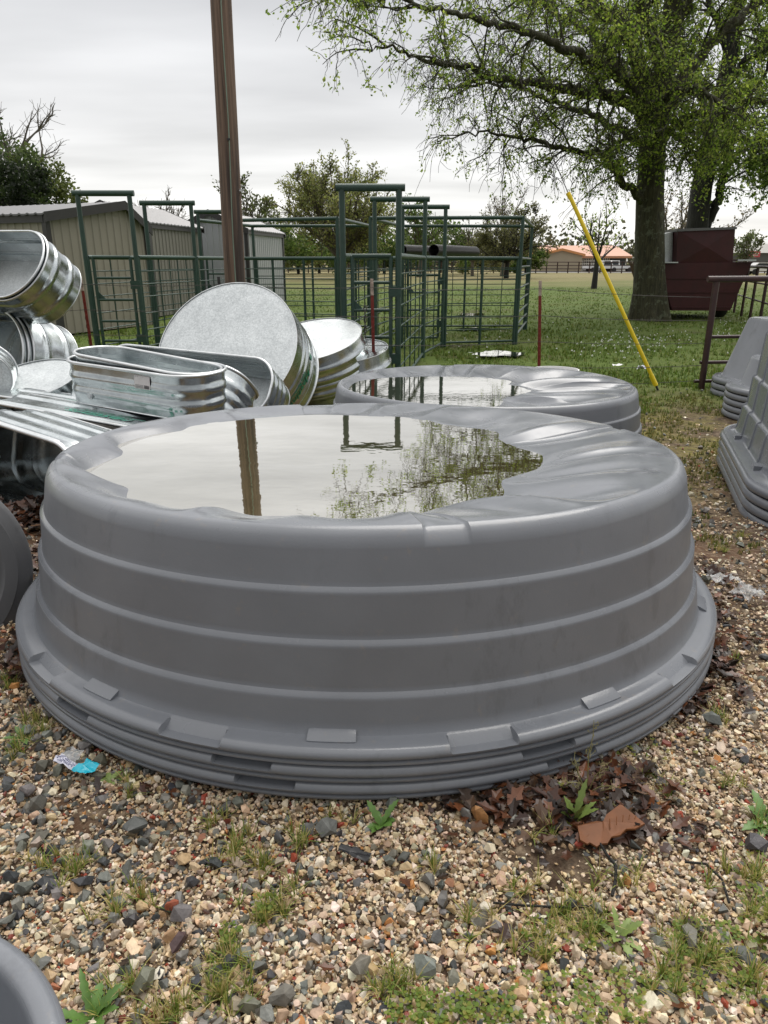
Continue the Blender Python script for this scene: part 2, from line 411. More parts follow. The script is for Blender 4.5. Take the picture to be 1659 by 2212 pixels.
def top_tank(name, label, base, z0, notches, lugs, dents, shore_pts, zw, group, mat, sag, seed, sc=1.0):
    t = thing(name, label, 'stock tank', base, group)
    A = angs([c + s * hw for c, hw in list(notches) + list(dents) for s in (-1, 1)]); N = len(A)
    mb = MB(); prof = [rim_z(th, 0, notches) for th in A]; rs = []
    def loc(r, a, z): return tilt_pt(base, (sc * r * math.cos(a), sc * r * math.sin(a), z + z0))
    for i in range(len(RIM)): rs.append([loc(prof[k][i][0], A[k], prof[k][i][1]) for k in range(N)])
    for i, (r, z) in enumerate(WALL):
        ring = []
        for a in A:
            rr, zz = r, z
            for c, hw in dents:      # moulded handhold pressed into the shoulder
                d = abs((a - c + math.pi) % (2 * math.pi) - math.pi)
                if d < hw and z > .535:
                    k = min(1.0, (hw - d) / .006); zz = z - k * .007; rr = r - .004 * k
            zz += .004 * mnoise.noise(Vector((math.cos(a) * 2, math.sin(a) * 2, seed))) * (z > .45)
            ring.append(loc(rr, a, zz))
        rs.append(ring)
    crest = rs[-1]
    c0 = Vector((sum(p.x for p in shore_pts) / len(shore_pts), sum(p.y for p in shore_pts) / len(shore_pts), 0))
    sp = sorted((math.atan2(p.y - c0.y, p.x - c0.x), math.hypot(p.x - c0.x, p.y - c0.y)) for p in shore_pts)
    sa = np.array([q[0] for q in sp]); sr = np.array([q[1] for q in sp])
    sa3 = np.concatenate([sa - 2 * math.pi, sa, sa + 2 * math.pi]); sr3 = np.concatenate([sr, sr, sr])
    fine = np.linspace(-math.pi, math.pi, 1441)[:-1]; fr = np.interp(fine, sa3, sr3)
    ker = np.hanning(23)[1:-1]; ker /= ker.sum(); fr = np.convolve(np.concatenate([fr[-10:], fr, fr[:10]]), ker, 'valid')
    def shore(phi): return float(np.interp(phi, np.concatenate([fine, [math.pi]]), np.concatenate([fr, fr[:1]])))
    US = [.985, .96, .93, .89, .84, .78, .71, .63, .54, .45, .36, .27, .19, .12, .06, .02, 0.0]
    rings = {u: [] for u in US}; ins = {v: [] for v in (.93, .8, .6, .35, .1)}; shorepts = []
    for p in crest:
        dx, dy = p.x - c0.x, p.y - c0.y; rho = math.hypot(dx, dy); phi = math.atan2(dy, dx); S = min(shore(phi), rho - .02)
        e = Vector((dx / rho, dy / rho, 0))
        shorepts.append(c0 + e * S)
        for u in US:
            q = c0 + e * (S + (rho - S) * u); g = math.sin(u * math.pi / 2) ** sag
            z = zw + (p.z - zw) * g
            fold = 1.15 * (.28 - abs(mnoise.noise(Vector((math.cos(phi) * 3.0, math.sin(phi) * 3.0, seed + .2 * u)))) * 1.6) + .22 * mnoise.noise(Vector((math.cos(phi) * 7, math.sin(phi) * 7, seed + 4 + .3 * u)))
            z += (rho - S) * .13 * fold * math.sin(math.pi * min(1, u * 1.02)) * min(1, (rho - S) * 3)
            rings[u].append(Vector((q.x, q.y, z)))
        for v in ins:
            q = c0 + e * (S * v); ins[v].append(Vector((q.x, q.y, zw - .10 * (1 - v ** 2) - .004)))
    for u in US: rs.append(rings[u])
    for v in ins: rs.append(ins[v])
    mb.rings(rs, True, False, True); mb.build('shell', mat, t, 38)
    for c, hw in lugs:
        lm = MB(); n = 9
        lp = [(1.256, .072), (1.262, .070), (1.291, .0565), (1.294, .054), (1.294, .046), (1.25, .046), (1.25, .065)]
        rr = []
        for k in range(n + 1):
            a = c - hw + 2 * hw * k / n; s = .5 if k in (0, n) else 1
            rr.append([loc(1.272 + (r - 1.272) * (1 if s == 1 else .94), a, .05 + (z - .05) * (1 if s == 1 else .94)) for r, z in lp])
        lm.rings(rr, True, True, True); lm.build('lug', mat, t, 28)
    return t, shorepts, c0
def water_sheet(name, label, pts, c0, zw, mat, margin=.012):
    mb = MB(); rs = []
    for k in (1.0, .6, .25):
        rs.append([Vector((c0.x + (p.x - c0.x) * k + (margin * (p.x - c0.x) / max(.05, math.hypot(p.x - c0.x, p.y - c0.y)) if k == 1 else 0),
                           c0.y + (p.y - c0.y) * k + (margin * (p.y - c0.y) / max(.05, math.hypot(p.x - c0.x, p.y - c0.y)) if k == 1 else 0), zw)) for p in pts])
    mb.rings(rs, True, False, True)
    return tag(mb.build(name, mat, None, 60), label, 'water', kind='structure')

B1 = Vector((-.061, 2.725, gz(2.725)))
def ang_of(x, y, z, B=B1):
    p = atz(x, y, z); return math.atan2(p.y - B.y, p.x - B.x)
GP = 'nested grey stock tanks in the front stack'
HW = .068
n_top = [(ang_of(x, y, .15), HW) for x, y in ((386, 1602), (1053, 1606), (62, 1432), (1487, 1432))]
n_top += [(a, HW) for a in (R(35), R(80), R(125), R(165))]
n_mid = [(ang_of(x, y, .08), .06) for x, y in ((512, 1668), (1190, 1625), (150, 1530))] + [(R(50), .06), (R(120), .06)]
n_bot = [(ang_of(x, y, .035), .06) for x, y in ((565, 1707), (1240, 1640))] + [(R(70), .06)]
lug1 = [(ang_of(x, y, .15), .047) for x, y in ((714, 1606), (1300, 1506), (184, 1502), (1528, 1280))]
dent1 = [(ang_of(970, 1142, .65), .052), (ang_of(1352, 925, .56), .05), (ang_of(122, 998, .58), .05), (ang_of(697, 882, .53), .085)]
SH1 = [(168,1024),(212,1005),(264,984),(267,974),(251,962),(296,947),(339,937),(394,931),(410,921),(460,914),(503,909),(582,903),(682,897),(768,899),(870,902),(924,909),(945,917),(1004,925),(1074,932),(1078,939),(1075,948),
       (1101,964),(1171,982),(1172,999),(1163,1012),(1122,1025),(1085,1036),(1082,1047),(1090,1063),(1079,1082),(1047,1089),(999,1090),(945,1097),(908,1109),(870,1123),(816,1130),(768,1134),(741,1132),(688,1125),(635,1114),(555,1114),
       (513,1119),(450,1123),(413,1118),(370,1107),(275,1093),(274,1082),(279,1056),(264,1048),(212,1037)]
ZW1 = .522
rim_only_tank('stock_tank', 'lowest grey plastic tank rim in the front stack, resting on the gravel', B1, 0.0, n_bot, GP, M['poly'])
rim_only_tank('stock_tank', 'middle grey plastic tank rim in the front stack, squeezed between two others', B1, .0475, n_mid, GP, M['poly'])
_, sp1, c1 = top_tank('stock_tank', 'upside-down grey plastic tank on top of the front stack, holding murky rainwater', B1, .095, n_top, lug1, dent1,
                  [atz(x, y, ZW1) for x, y in SH1], ZW1, GP, M['poly'], 1.05, 1.7)
water_sheet('water', 'murky rainwater pooled on the large front tank', sp1, c1, ZW1, M['water'])

TILT = -0.015
B2 = Vector((.80, 5.70, -.262))
SH2 = [(752,842),(758,834),(773,824),(821,817),(890,815),(967,814),(1053,817),(1085,820),(1105,824),(1096,830),(1120,836),(1148,845),(1130,850),(1090,857),(1083,864),(1079,876),(1020,885),(930,886),(840,879),(790,866),(760,853)]
ZW2 = .312
GP2 = 'nested grey stock tanks in the second stack'
rim_only_tank('stock_tank', 'lowest tank rim of the grey stack standing behind the large front stack', B2, 0.0, [(R(200), .06), (R(300), .06)], GP2, M['poly'])
_, sp2, c2 = top_tank('stock_tank', 'upside-down grey plastic tank behind the large front one, holding clear reflecting water', B2, .0475, [(R(a), HW) for a in (20, 65, 110, 155, 200, 245, 290, 335)],
                  [(R(a), .05) for a in (0, 45, 90, 135, 180, 225, 270, 315)], [(R(352), .05), (R(100), .06)], [atz(x, y, ZW2) for x, y in SH2], ZW2, GP2, M['poly'], 1.2, 5.2)
water_sheet('water', 'clear rainwater pooled on the second grey tank', sp2, c2, ZW2, M['puddle'])

# ------------------------------------------------------------------ rounded-rectangle outline used by oblong tanks
def outline(L, Wd, r, n=16, seg=10):
    hx, hy = L / 2, Wd / 2; r = min(r, hx, hy); P = []
    for cx, cy, a0 in ((hx - r, hy - r, 0), (-hx + r, hy - r, 90), (-hx + r, -hy + r, 180), (hx - r, -hy + r, 270)):
        for k in range(n + 1):
            a = R(a0 + 90 * k / n); P.append((cx + r * math.cos(a), cy + r * math.sin(a), math.cos(a), math.sin(a)))
    Q = []
    for i in range(len(P)):
        a, b = P[i], P[(i + 1) % len(P)]; Q.append(a); d = math.hypot(b[0] - a[0], b[1] - a[1])
        if d > .12:
            m = int(d / .08)
            for k in range(1, m): t = k / m; Q.append(tuple(a[j] + (b[j] - a[j]) * t for j in range(4)))
        
    return [q for i, q in enumerate(Q) if i == 0 or math.hypot(q[0] - Q[i - 1][0], q[1] - Q[i - 1][1]) > 1e-5]
def outl_pos(out, u):                  # point and normal a distance u along the outline
    n = len(out); u %= sum(math.hypot(out[(i + 1) % n][0] - out[i][0], out[(i + 1) % n][1] - out[i][1]) for i in range(n))
    for i in range(n):
        a, b = out[i], out[(i + 1) % n]; d = math.hypot(b[0] - a[0], b[1] - a[1])
        if u <= d or i == n - 1:
            t = u / max(d, 1e-9); return tuple(a[j] + (b[j] - a[j]) * t for j in range(4))
        u -= d

def text_mesh(body, size, shear=0.0, bold=0.0):
    cu = bpy.data.curves.new('t', 'FONT'); cu.body = body; cu.size = size; cu.shear = shear; cu.offset = bold; cu.align_x = 'CENTER'; cu.resolution_u = 3
    o = bpy.data.objects.new('t', cu); COL.objects.link(o); bpy.context.view_layer.update()
    me = bpy.data.meshes.new_from_object(o.evaluated_get(bpy.context.evaluated_depsgraph_get()))
    vs = [tuple(v.co) for v in me.vertices]; fs = [tuple(p.vertices) for p in me.polygons]
    bpy.data.objects.remove(o); bpy.data.curves.remove(cu); bpy.data.meshes.remove(me); return vs, fs

def galv(name, label, pos, axis, along, L, Wd, r, H, ribs=(.25, .68), group='galvanised stock tanks in the pile', floor_noise=.004, seed=0, stickers=(), inks=(), plug=None, bowl=0.0, mat=None, floor_mat=None, foot=.93):
    """axis: from the closed base to the open mouth; along: direction of the long side; pos: centre of the base"""
    t = thing(name, label, 'stock tank', pos, group)
    z = Vector(axis).normalized(); x = Vector(along); x = (x - z * x.dot(z)).normalized(); y = z.cross(x)
    t.rotation_euler = Matrix((x, y, z)).transposed().to_euler()
    out = outline(L, Wd, r, 18)
    def wall_off(k):                      # k = height fraction
        o = -(1 - k) * (1 - foot) * Wd * .5
        for rb in ribs:
            d = abs(k - rb) * H
            if d < .045: o += .013 * math.cos(d / .045 * math.pi / 2) ** 1.5
        return o
    ks = sorted(set([round(v, 4) for v in np.linspace(0, 1, 12)] + [round(rb + d / H, 4) for rb in ribs for d in (-.047, -.035, -.022, -.011, 0, .011, .022, .035, .047)]))
    ks = [k for k in ks if 0 <= k <= 1]
    def dent(px, py, k): return .004 * mnoise.noise(Vector((px * 2.5, py * 2.5, k * 2 + seed)))
    body = MB(); rs = []
    for k in ks: rs.append([Vector((p[0] + p[2] * (wall_off(k) + dent(p[0], p[1], k)), p[1] + p[3] * (wall_off(k) + dent(p[0], p[1], k)), k * H)) for p in out])
    for k in reversed(ks): 
        if k * H < .012: continue
        rs.append([Vector((p[0] + p[2] * (wall_off(k) - .003 + dent(p[0], p[1], k)), p[1] + p[3] * (wall_off(k) - .003 + dent(p[0], p[1], k)), k * H)) for p in out])
    body.rings(rs); body.build('wall', mat or M['galv'], t, 45, True)
    fl = MB()
    for zz, flip in ((.010, 1), (.016, 0)):
        rr = []
        for sc_ in (1.0, .93, .85, .74, .6, .45, .3, .15, .02):
            rr.append([Vector(((p[0] + p[2] * wall_off(0)) * sc_, (p[1] + p[3] * wall_off(0)) * sc_,
                       zz + (floor_noise * (mnoise.noise(Vector((p[0] * sc_ * 2.2, p[1] * sc_ * 2.2, seed + 9))) + .4 * mnoise.noise(Vector((p[0] * sc_ * 5, p[1] * sc_ * 5, seed + 3)))) + bowl * (1 - sc_ ** 2)) * (sc_ < .99))) for p in out])
        if flip: rr = [list(reversed(q)) for q in rr]
        fl.rings(rr, True, False, True)
    fl.build('base_plate', floor_mat or M['galv_dull'], t, 50, True)
    rim = MB(); rim.tube([Vector((p[0] + p[2] * (wall_off(1) + .004), p[1] + p[3] * (wall_off(1) + .004), H)) for p in out], .012, 8, closed=True); rim.build('rim', M['galv_rim'], t, 60, True)
    foot_ = MB(); foot_.tube([Vector((p[0] + p[2] * wall_off(0), p[1] + p[3] * wall_off(0), .004)) for p in out], .005, 6, closed=True); foot_.build('seam', M['galv_rim'], t, 60, True)
    def wrap(vs, u0, h0, flip, off, kk=1.0):
        res = []
        for a, b, _c in vs:
            if flip: a, b = -a, -b
            h = h0 + b; p = outl_pos(out, u0 + a); o = wall_off(min(1, max(0, h / H))) + off
            res.append(Vector((p[0] + p[2] * o, p[1] + p[3] * o, h)))
        return res
    def rect(a0, b0, a1, b1, n=6):
        vs = []; fs = []
        for i in range(n + 1):
            q = a0 + (a1 - a0) * i / n; vs += [(q, b0, 0), (q, b1, 0)]
            if i: fs.append((2 * i - 2, 2 * i, 2 * i + 1, 2 * i - 1))
        return vs, fs
    for u0, h0, flip, s in stickers:      # paper maker's label
        mb = MB(); vs, fs = rect(-.085 * s, -.055 * s, .085 * s, .055 * s); mb.add(wrap(vs, u0, h0, flip, .003), fs)
        st = mb.build('label_sticker', M['label'], t, 30, True)
        mb = MB(); vs, fs = text_mesh('Hastings', .046 * s); mb.add(wrap([(a, b + .018 * s, 0) for a, b, c in vs], u0, h0, flip, .0045), fs)
        for k in range(4): v2, f2 = rect(-.075 * s, (-.024 - .008 * k) * s, .012 * s, (-.0215 - .008 * k) * s, 3); mb.add(wrap(v2, u0, h0, flip, .0045), f2)
        for k in range(9):
            a = (.022 + .0058 * k) * s; v2, f2 = rect(a, -.048 * s, a + (.0022 + .0018 * (k * 7 % 3)) * s, -.020 * s, 1); mb.add(wrap(v2, u0, h0, flip, .0045), f2)
        mb.build('lettering', M['label_ink'], st, 0, True)
        mb = MB(); vs, fs = text_mesh('#RT-42, RE, EX, 2, 1, 4', .0135 * s, 0, .0003); mb.add(wrap([(a, b - .002 * s, 0) for a, b, c in vs], u0, h0, flip, .0045), fs); mb.build('small_print', M['label_blue'], st, 0, True)
    for u0, h0, flip, s, mt in inks:       # printed maker's name with its maker line and block
        mb = MB(); vs, fs = text_mesh('Hastings', .165 * s, .25, .004 * s); vs = [(a * 1.25, b, c) for a, b, c in vs]; mb.add(wrap(vs, u0, h0, flip, .004), fs)
        v2, f2 = rect(-.52 * s, -.026 * s, .44 * s, -.013 * s, 24); mb.add(wrap(v2, u0, h0, flip, .004), f2)
        for k, (a0, a1) in enumerate(((-.60, -.53), (-.70, -.65), (-.78, -.74))): v2, f2 = rect(a0 * s, -.02 * s + .0 * k, a1 * s, .115 * s if k == 0 else .02 * s, 3); mb.add(wrap(v2, u0, h0, flip, .004), f2)
        w = mb.build('printed_name', mt, t, 0, True)
        mb = MB(); vs, fs = text_mesh('Equity Manufacturing', .062 * s, .2, .0006); mb.add(wrap([(a, b - .085 * s, 0) for a, b, c in vs], u0, h0, flip, .004), fs); mb.build('maker_line', M['ink'], t, 0, True)
    if plug:
        u0, h0 = plug; p = outl_pos(out, u0); o = wall_off(h0 / H)
        n_ = Vector((p[2], p[3], 0)); c = Vector((p[0], p[1], h0)) + n_ * (o + .001)
        mb = MB(); mb.tube([c, c + n_ * .010], .026, 8); mb.tube([c + n_ * .010, c + n_ * .016], .015, 6); mb.build('drain_plug', M['galv_rim'], t, 30, True)
    return t

def cd(r, d, f): return RGT * r + DWN * d + FWD * f      # a direction given as right / down / away from the viewer
def stack_in(src_args, n, dz): pass
GA = 'galvanised stock tanks in the pile'
# leaning oblong tank on top of the left heap, mouth towards the viewer
a1 = cd(-.36, -.30, -.88); e1 = cd(-1, -.20, .41); Lx, Wx, Hx = 1.9, .78, .50
def place_by_mouth(mouth, axis, H): return Vector(mouth) - Vector(axis).normalized() * H
e1n = (e1 - a1.normalized() * e1.dot(a1.normalized())).normalized()
m1 = at(30, 570, 7.75) + e1n * (Lx / 2 - Wx / 2)
galv('stock_tank', 'long galvanised tank tilted on top of the left heap, its bright inside showing', place_by_mouth(m1, a1, Hx), a1, e1, Lx, Wx, .39, Hx, (.30, .72), seed=1)
a1b = a1; galv('stock_tank', 'outer galvanised tank nested around the tilted one on top of the left heap', place_by_mouth(m1, a1, Hx) - a1.normalized() * .035, a1, e1, Lx + .03, Wx + .03, .40, Hx, (.30, .72), seed=2)
# round nested tanks on their side below it
a2 = cd(-.46, .02, -.88)
for k in range(3):
    lab = ('innermost of the round tanks lying on their side under the tilted tank', 'middle one of the round nested tanks lying on their side at the left edge', 'outermost of the round nested tanks on their side, ribbed wall facing the shed')[k]
    m2 = at(-14, 770, 7.9)
    Rr = .50 + .012 * k
    galv('stock_tank', lab, place_by_mouth(m2 - a2.normalized() * (.055 * k), a2, .62), a2, Vector((0, 0, 1)), 2 * Rr, 2 * Rr, Rr, .62, (.25, .70), seed=3 + k)
# tilted upside-down round tank with a dull base
galv('stock_tank', 'round galvanised tank upside down, its broad dull base tilted towards the small oblong tanks', at(66, 818, 5.9), cd(.08, .80, .60), Vector((1, 0, 0)), .82, .82, .41, .40, (.35, .75), seed=8, bowl=.02, floor_noise=.012)
# rounded end poking in at the left edge
galv('stock_tank', 'tank end with a scuffed rounded base at the left edge, below round tanks', at(-62, 800, 5.5), cd(-.42, -.30, .86), cd(.55, .45, .42), .62, .42, .20, .5, (.3, .7), seed=10, floor_noise=.02)
# two long tanks on their side, mouths forward
def side_tank(label, top_l, top_r, yl, yr, Wd, H, lean, seed, L=None, **k):
    pl, pr = at(*top_l, yl), at(*top_r, yr); e = (pr - pl).normalized()
    a = Vector((e.y, -e.x, 0)).normalized(); a = Vector((a.x, a.y, lean)).normalized()      # mouth towards the viewer
    up = a.cross(e).normalized(); up = up if up.z > 0 else -up
    mid = (pl + pr) * .5 - up * (Wd * .5)
    LL = L or (pr - pl).length
    return galv('stock_tank', label, place_by_mouth(mid, a, H), a, e, LL, Wd, k.pop('r', Wd * .42), H, seed=seed, **k)
side_tank('long galvanised tank on its side, faded green name on top, nearer of two', (-80, 860), (400, 946), 4.95, 4.45, .52, .44, 0.0, 12, L=1.62, r=.14, ribs=(.25, .8), inks=((.78, .235, False, .75, M['ink_light']),))
side_tank('long galvanised tank on its side, faded green name, half under the small oblong tanks', (-80, 846), (400, 916), 5.40, 4.92, .52, .44, 0.0, 13, L=1.7, r=.14, ribs=(.25, .8), inks=((.80, .235, False, .75, M['ink_light']),))
for k in range(3):
    lab = ('innermost oblong tank of the nested trio on its side beside the brown leaves', 'middle oblong tank of the nested trio on its side beside the brown leaves', 'outermost oblong tank of the nested trio, ribbed side up with a plug')[k]
    d = .045 * k
    side_tank(lab, (-150, 872 - 1 * k), (192, 979 - 2 * k), 4.12 + d, 3.66 + d, .52 + .02 * k, .66, .16, 15 + k, floor_mat=M['galv'], L=1.04 + .02 * k, r=.17, ribs=(.2, .5, .78), plug=(.42, .10) if k == 2 else None)
# small oblong tanks, upright, nested, on top of the long ones
p7l, p7r = at(126, 777, 5.22), at(414, 818, 4.68)
e7 = (p7r - p7l); L7 = e7.length; e7n = e7.normalized(); up7 = Vector((.02, -.05, 1)); up7 = (up7 - e7n * up7.dot(e7n)).normalized()
back7 = up7.cross(e7n).normalized()
W7 = .50
base7 = (p7l + p7r) * .5 + back7 * (W7 * .5 - .02) - up7 * .30
galv('stock_tank', 'low oblong galvanised tank standing upright with a white label and drain plug in front', base7, up7, e7n, L7 + .02, W7, .22, .30, (.30, .66), seed=20, foot=.95,
     stickers=((.22 * math.pi / 2 * 3 + (L7 + .02 - .44) + (W7 - .44) + L7 * .5 - .22 + .21 + .0, .232, False, .82),), plug=(.22 * math.pi / 2 * 3 + (L7 - .44) + (W7 - .44) + L7 * .5 - .22 - .28, .075))
t7b = up7 + e7n * .045 + back7 * .03
galv('stock_tank', 'oblong tank nested slightly askew inside the low labelled one', base7 + up7 * .045 + e7n * -.005, t7b, e7n, L7 - .05, W7 - .06, .20, .28, (.3, .66), seed=21, foot=.9)
# two more oblong tanks leaning behind it
def lean_tank(label, rl, rr, yl, yr, Wd, H, up_away, seed, stickers=(), r=None):
    pl, pr = at(*rl, yl), at(*rr, yr); e = (pr - pl); L = e.length; e = e.normalized()
    ax = (Vector((0, up_away, 1)) - e * Vector((0, up_away, 1)).dot(e)).normalized(); bk = ax.cross(e).normalized()
    return galv('stock_tank', label, (pl + pr) * .5 + bk * Wd * .5 - ax * H, ax, e, L, Wd, r or Wd * .42, H, (.30, .52, .74), seed=seed, stickers=stickers, foot=.96)
lean_tank('oblong tank leaning just behind the low labelled tanks, label high on its bright side', (176, 760), (512, 793), 5.85, 5.15, .44, .42, 1.05, 23,
          stickers=((.185 * math.pi / 2 * 3 + 1.0 + .07 + .62, .34, False, .9),))
side_tank('oblong tank leaning at the back of the low pile, dark inside, by the big disc', (232, 739), (602, 782), 6.35, 5.85, .50, .42, .62, 24, r=.21, ribs=(.3, .52, .74))
# big round tank on edge, base towards the viewer
ax9 = cd(.20, .26, .94)
galv('stock_tank', 'largest round galvanised tank propped on edge, broad base facing us, green name alongside', at(488, 752, 6.95), ax9, RGT, 1.47, 1.47, .735, .60, (.34, .50, .74), seed=30, floor_noise=.007,
     inks=((.725 * .50, .33, False, .68, M['ink']),), foot=.97)
ax10 = cd(.16, .80, .58)
for k in range(2):
    galv('stock_tank', ('upper round tank of the tilted pair right of the big disc', 'lower round tank of the tilted pair right of the big disc')[k], at(668, 732, 8.25) + ax10.normalized() * (.19 * k), ax10, RGT, 1.30 + .02 * k, 1.30 + .02 * k, .66, .60, (.24, .44, .7), seed=31 + k, floor_noise=.006)
galv('stock_tank', 'upside-down round tank with a wavy dented base, behind the tilted pair', at(744, 757, 8.45), cd(.10, .88, .47), RGT, 1.10, 1.10, .55, .50, (.35, .7), seed=36, floor_noise=.05, floor_mat=M['galv'])

# ------------------------------------------------------------------ grey tanks at the frame's edges
def lofted_tank(name, label, base, ang, L, Wd, r, prof, group, mat, lipn=None):
    """prof: list of (inset, z); outline shrinks by inset; closed top"""
    t = thing(name, label, 'stock tank', base, group)
    out = outline(L, Wd, r, 14); ca, sa = math.cos(ang), math.sin(ang); rs = []
    for ins, z in prof:
        ring = []
        for p in out:
            x, y = p[0] - p[2] * ins, p[1] - p[3] * ins; ring.append(base + Vector((x * ca - y * sa, x * sa + y * ca, z)))
        rs.append(ring)
    mb = MB(); mb.rings(rs)
    for sc_ in (.93, .8, .5, .1): mb_r = [Vector((rs[-1][i].x * sc_ + base.x * (1 - sc_), rs[-1][i].y * sc_ + base.y * (1 - sc_), rs[-1][i].z - .03 * (1 - sc_))) for i in range(len(out))]; rs.append(mb_r)
    mb = MB(); mb.rings(rs, True, False, True); mb.build('shell', mat, t, 42)
    return t, out
def lip(h): return [(.03, 0), (.004, .0), (0, .006), (-.002, h * .35), (.004, h * .62), (.012, h * .74), (.014, h * .78)]
def rim_stack(labels, base, ang, L, Wd, r, h, group, mat):
    for k, lab in enumerate(labels):
        t = thing('stock_tank', lab, 'stock tank', base + Vector((0, 0, k * h)), group); mb = MB(); out = outline(L, Wd, r, 14); ca, sa = math.cos(ang), math.sin(ang); rs = []
        for ins, z in lip(h) + [(.10, h * .80), (.12, h * 1.1), (.14, h * 1.1), (.14, 0)]:
            rs.append([base + Vector(((p[0] - p[2] * ins) * ca - (p[1] - p[3] * ins) * sa, (p[0] - p[2] * ins) * sa + (p[1] - p[3] * ins) * ca, z + k * h)) for p in out])
        rs.append(rs[0]); mb.rings(rs); mb.build('shell', mat, t, 42)
# big oblong stack at the right edge
bA = Vector((3.03, 4.36, 0)); bA.z = gz(4.2) - .015; angA = R(72)
GR = 'grey stock tanks stacked at the right edge'
hA = .060
rim_stack(['lowest tank rim of the large oblong stack at the right edge', 'second tank rim from the ground in the large oblong stack at the right edge', 'third tank rim from the ground in the large oblong stack at the right edge'], bA, angA, 2.20, 1.50, .50, hA, GR, M['poly_gloss'])
zt = 3 * hA
pA = [(i, z + zt) for i, z in lip(hA)] + [(.020, zt + .058), (.090, zt + .064), (.100, zt + .072), (.108, zt + .10), (.122, zt + .235), (.124, zt + .245), (.144, zt + .256), (.149, zt + .27), (.158, zt + .45), (.160, zt + .46), (.176, zt + .471), (.180, zt + .485),
                                     (.196, zt + .76), (.206, zt + .785), (.230, zt + .80)]
tA, outA = lofted_tank('stock_tank', 'upside-down stepped grey tank on top of the large oblong stack at the right edge', bA, angA, 2.20, 1.50, .50, pA, GR, M['poly_gloss'])
ca, sa = math.cos(angA), math.sin(angA)
per = sum(math.hypot(outA[(i + 1) % len(outA)][0] - outA[i][0], outA[(i + 1) % len(outA)][1] - outA[i][1]) for i in range(len(outA)))
for u in np.arange(.18, per, .83):               # lugs on the flange
    p = outl_pos(outA, u); c = bA + Vector(((p[0] - p[2] * .082) * ca - (p[1] - p[3] * .082) * sa, (p[0] - p[2] * .082) * sa + (p[1] - p[3] * .082) * ca, zt + .074))
    m = MB(); m.box(c, (.05, .09, .03), Matrix.Rotation(angA + math.atan2(p[3], p[2]), 3, 'Z')); m.build('lug', M['poly_gloss'], tA, 30)
for u in np.arange(.30, per, .36):               # upright ribs pressed into the stepped wall
    p = outl_pos(outA, u); m = MB(); pts = []
    for ins, z in pA[9:22]: pts.append(bA + Vector(((p[0] - p[2] * (ins + .004)) * ca - (p[1] - p[3] * (ins + .004)) * sa, (p[0] - p[2] * (ins + .004)) * sa + (p[1] - p[3] * (ins + .004)) * ca, z)))
    m.tube(pts, .014, 8); m.build('rib', M['poly_gloss'], tA, 60)
# smaller round stack behind
bB = Vector((4.22, 7.45, gz(7.45))); hB = .066
rim_stack(['lowest tank rim of the small round stack behind the large oblong one', 'second tank rim from the ground in the small round stack', 'third tank rim from the ground in the small round stack', 'fourth tank rim from the ground in the small round stack'], bB, 0, 1.16, 1.16, .58, hB, GR, M['poly'])
zt = 4 * hB
lofted_tank('stock_tank', 'round grey tub on top of the small round stack', bB, 0, 1.16, 1.16, .58, [(i, z + zt) for i, z in lip(hB)] + [(.02, zt + .055), (.13, zt + .06), (.145, zt + .075), (.20, zt + .33), (.215, zt + .35), (.24, zt + .355)], GR, M['poly'])
bC = Vector((4.86, 8.75, gz(8.75))); hC = .075
rim_stack(['lowest tank rim of the tall stack near the maroon gate post', 'middle tank rim of the tall stack near the maroon gate post'], bC, R(10), 1.5, 1.2, .5, hC, GR, M['poly'])
zt = 2 * hC
lofted_tank('stock_tank', 'tall tapered grey tank on top of the farthest stack near the maroon gate post', bC, R(10), 1.5, 1.2, .5, [(i, z + zt) for i, z in lip(hC)] + [(.02, zt + .065), (.09, zt + .07), (.11, zt + .09), (.30, zt + .74), (.315, zt + .765), (.35, zt + .775)], GR, M['poly'])
# dark round tub on edge at the left
tD = thing('stock_tank', 'dark grey round tank standing on edge at the left edge, beside the front stack', 'stock tank', at(-190, 1250, 2.32))
axD = Vector((-.62, .72, -.30)).normalized(); xD = (RGT - axD * RGT.dot(axD)).normalized(); yD = axD.cross(xD)
tD.rotation_euler = Matrix((xD, yD, axD)).transposed().to_euler()
m = MB(); m.lathe([(.02, .012), (.24, .010), (.252, .0), (.262, 0), (.272, .012), (.285, .012), (.30, .0), (.345, .002), (.352, .008), (.385, .012), (.402, .025), (.41, .05), (.418, .20), (.425, .40), (.45, .42), (.46, .43), (.46, .46), (.44, .465)], (0, 0, 0), 96, True); m.build('shell', M['poly_dark'], tD, 35, True)
# open tub in the near left corner
bE = Vector((-.655, .418, 0)); bE.z = gz(.4)
tE = thing('stock_tank', 'open grey plastic tub in the near left corner, only its thick rim showing', 'stock tank', bE)
m = MB(); m.lathe([(.02, .03), (.24, .03), (.255, .05), (.270, .24), (.276, .25), (.280, .255), (.290, .372), (.294, .382), (.300, .387), (.312, .389), (.322, .385), (.328, .376), (.328, .345), (.318, .335), (.306, .325), (.298, .2), (.285, .02), (.27, 0), (.02, 0)], bE, 96); m.build('shell', M['poly'], tE, 40)

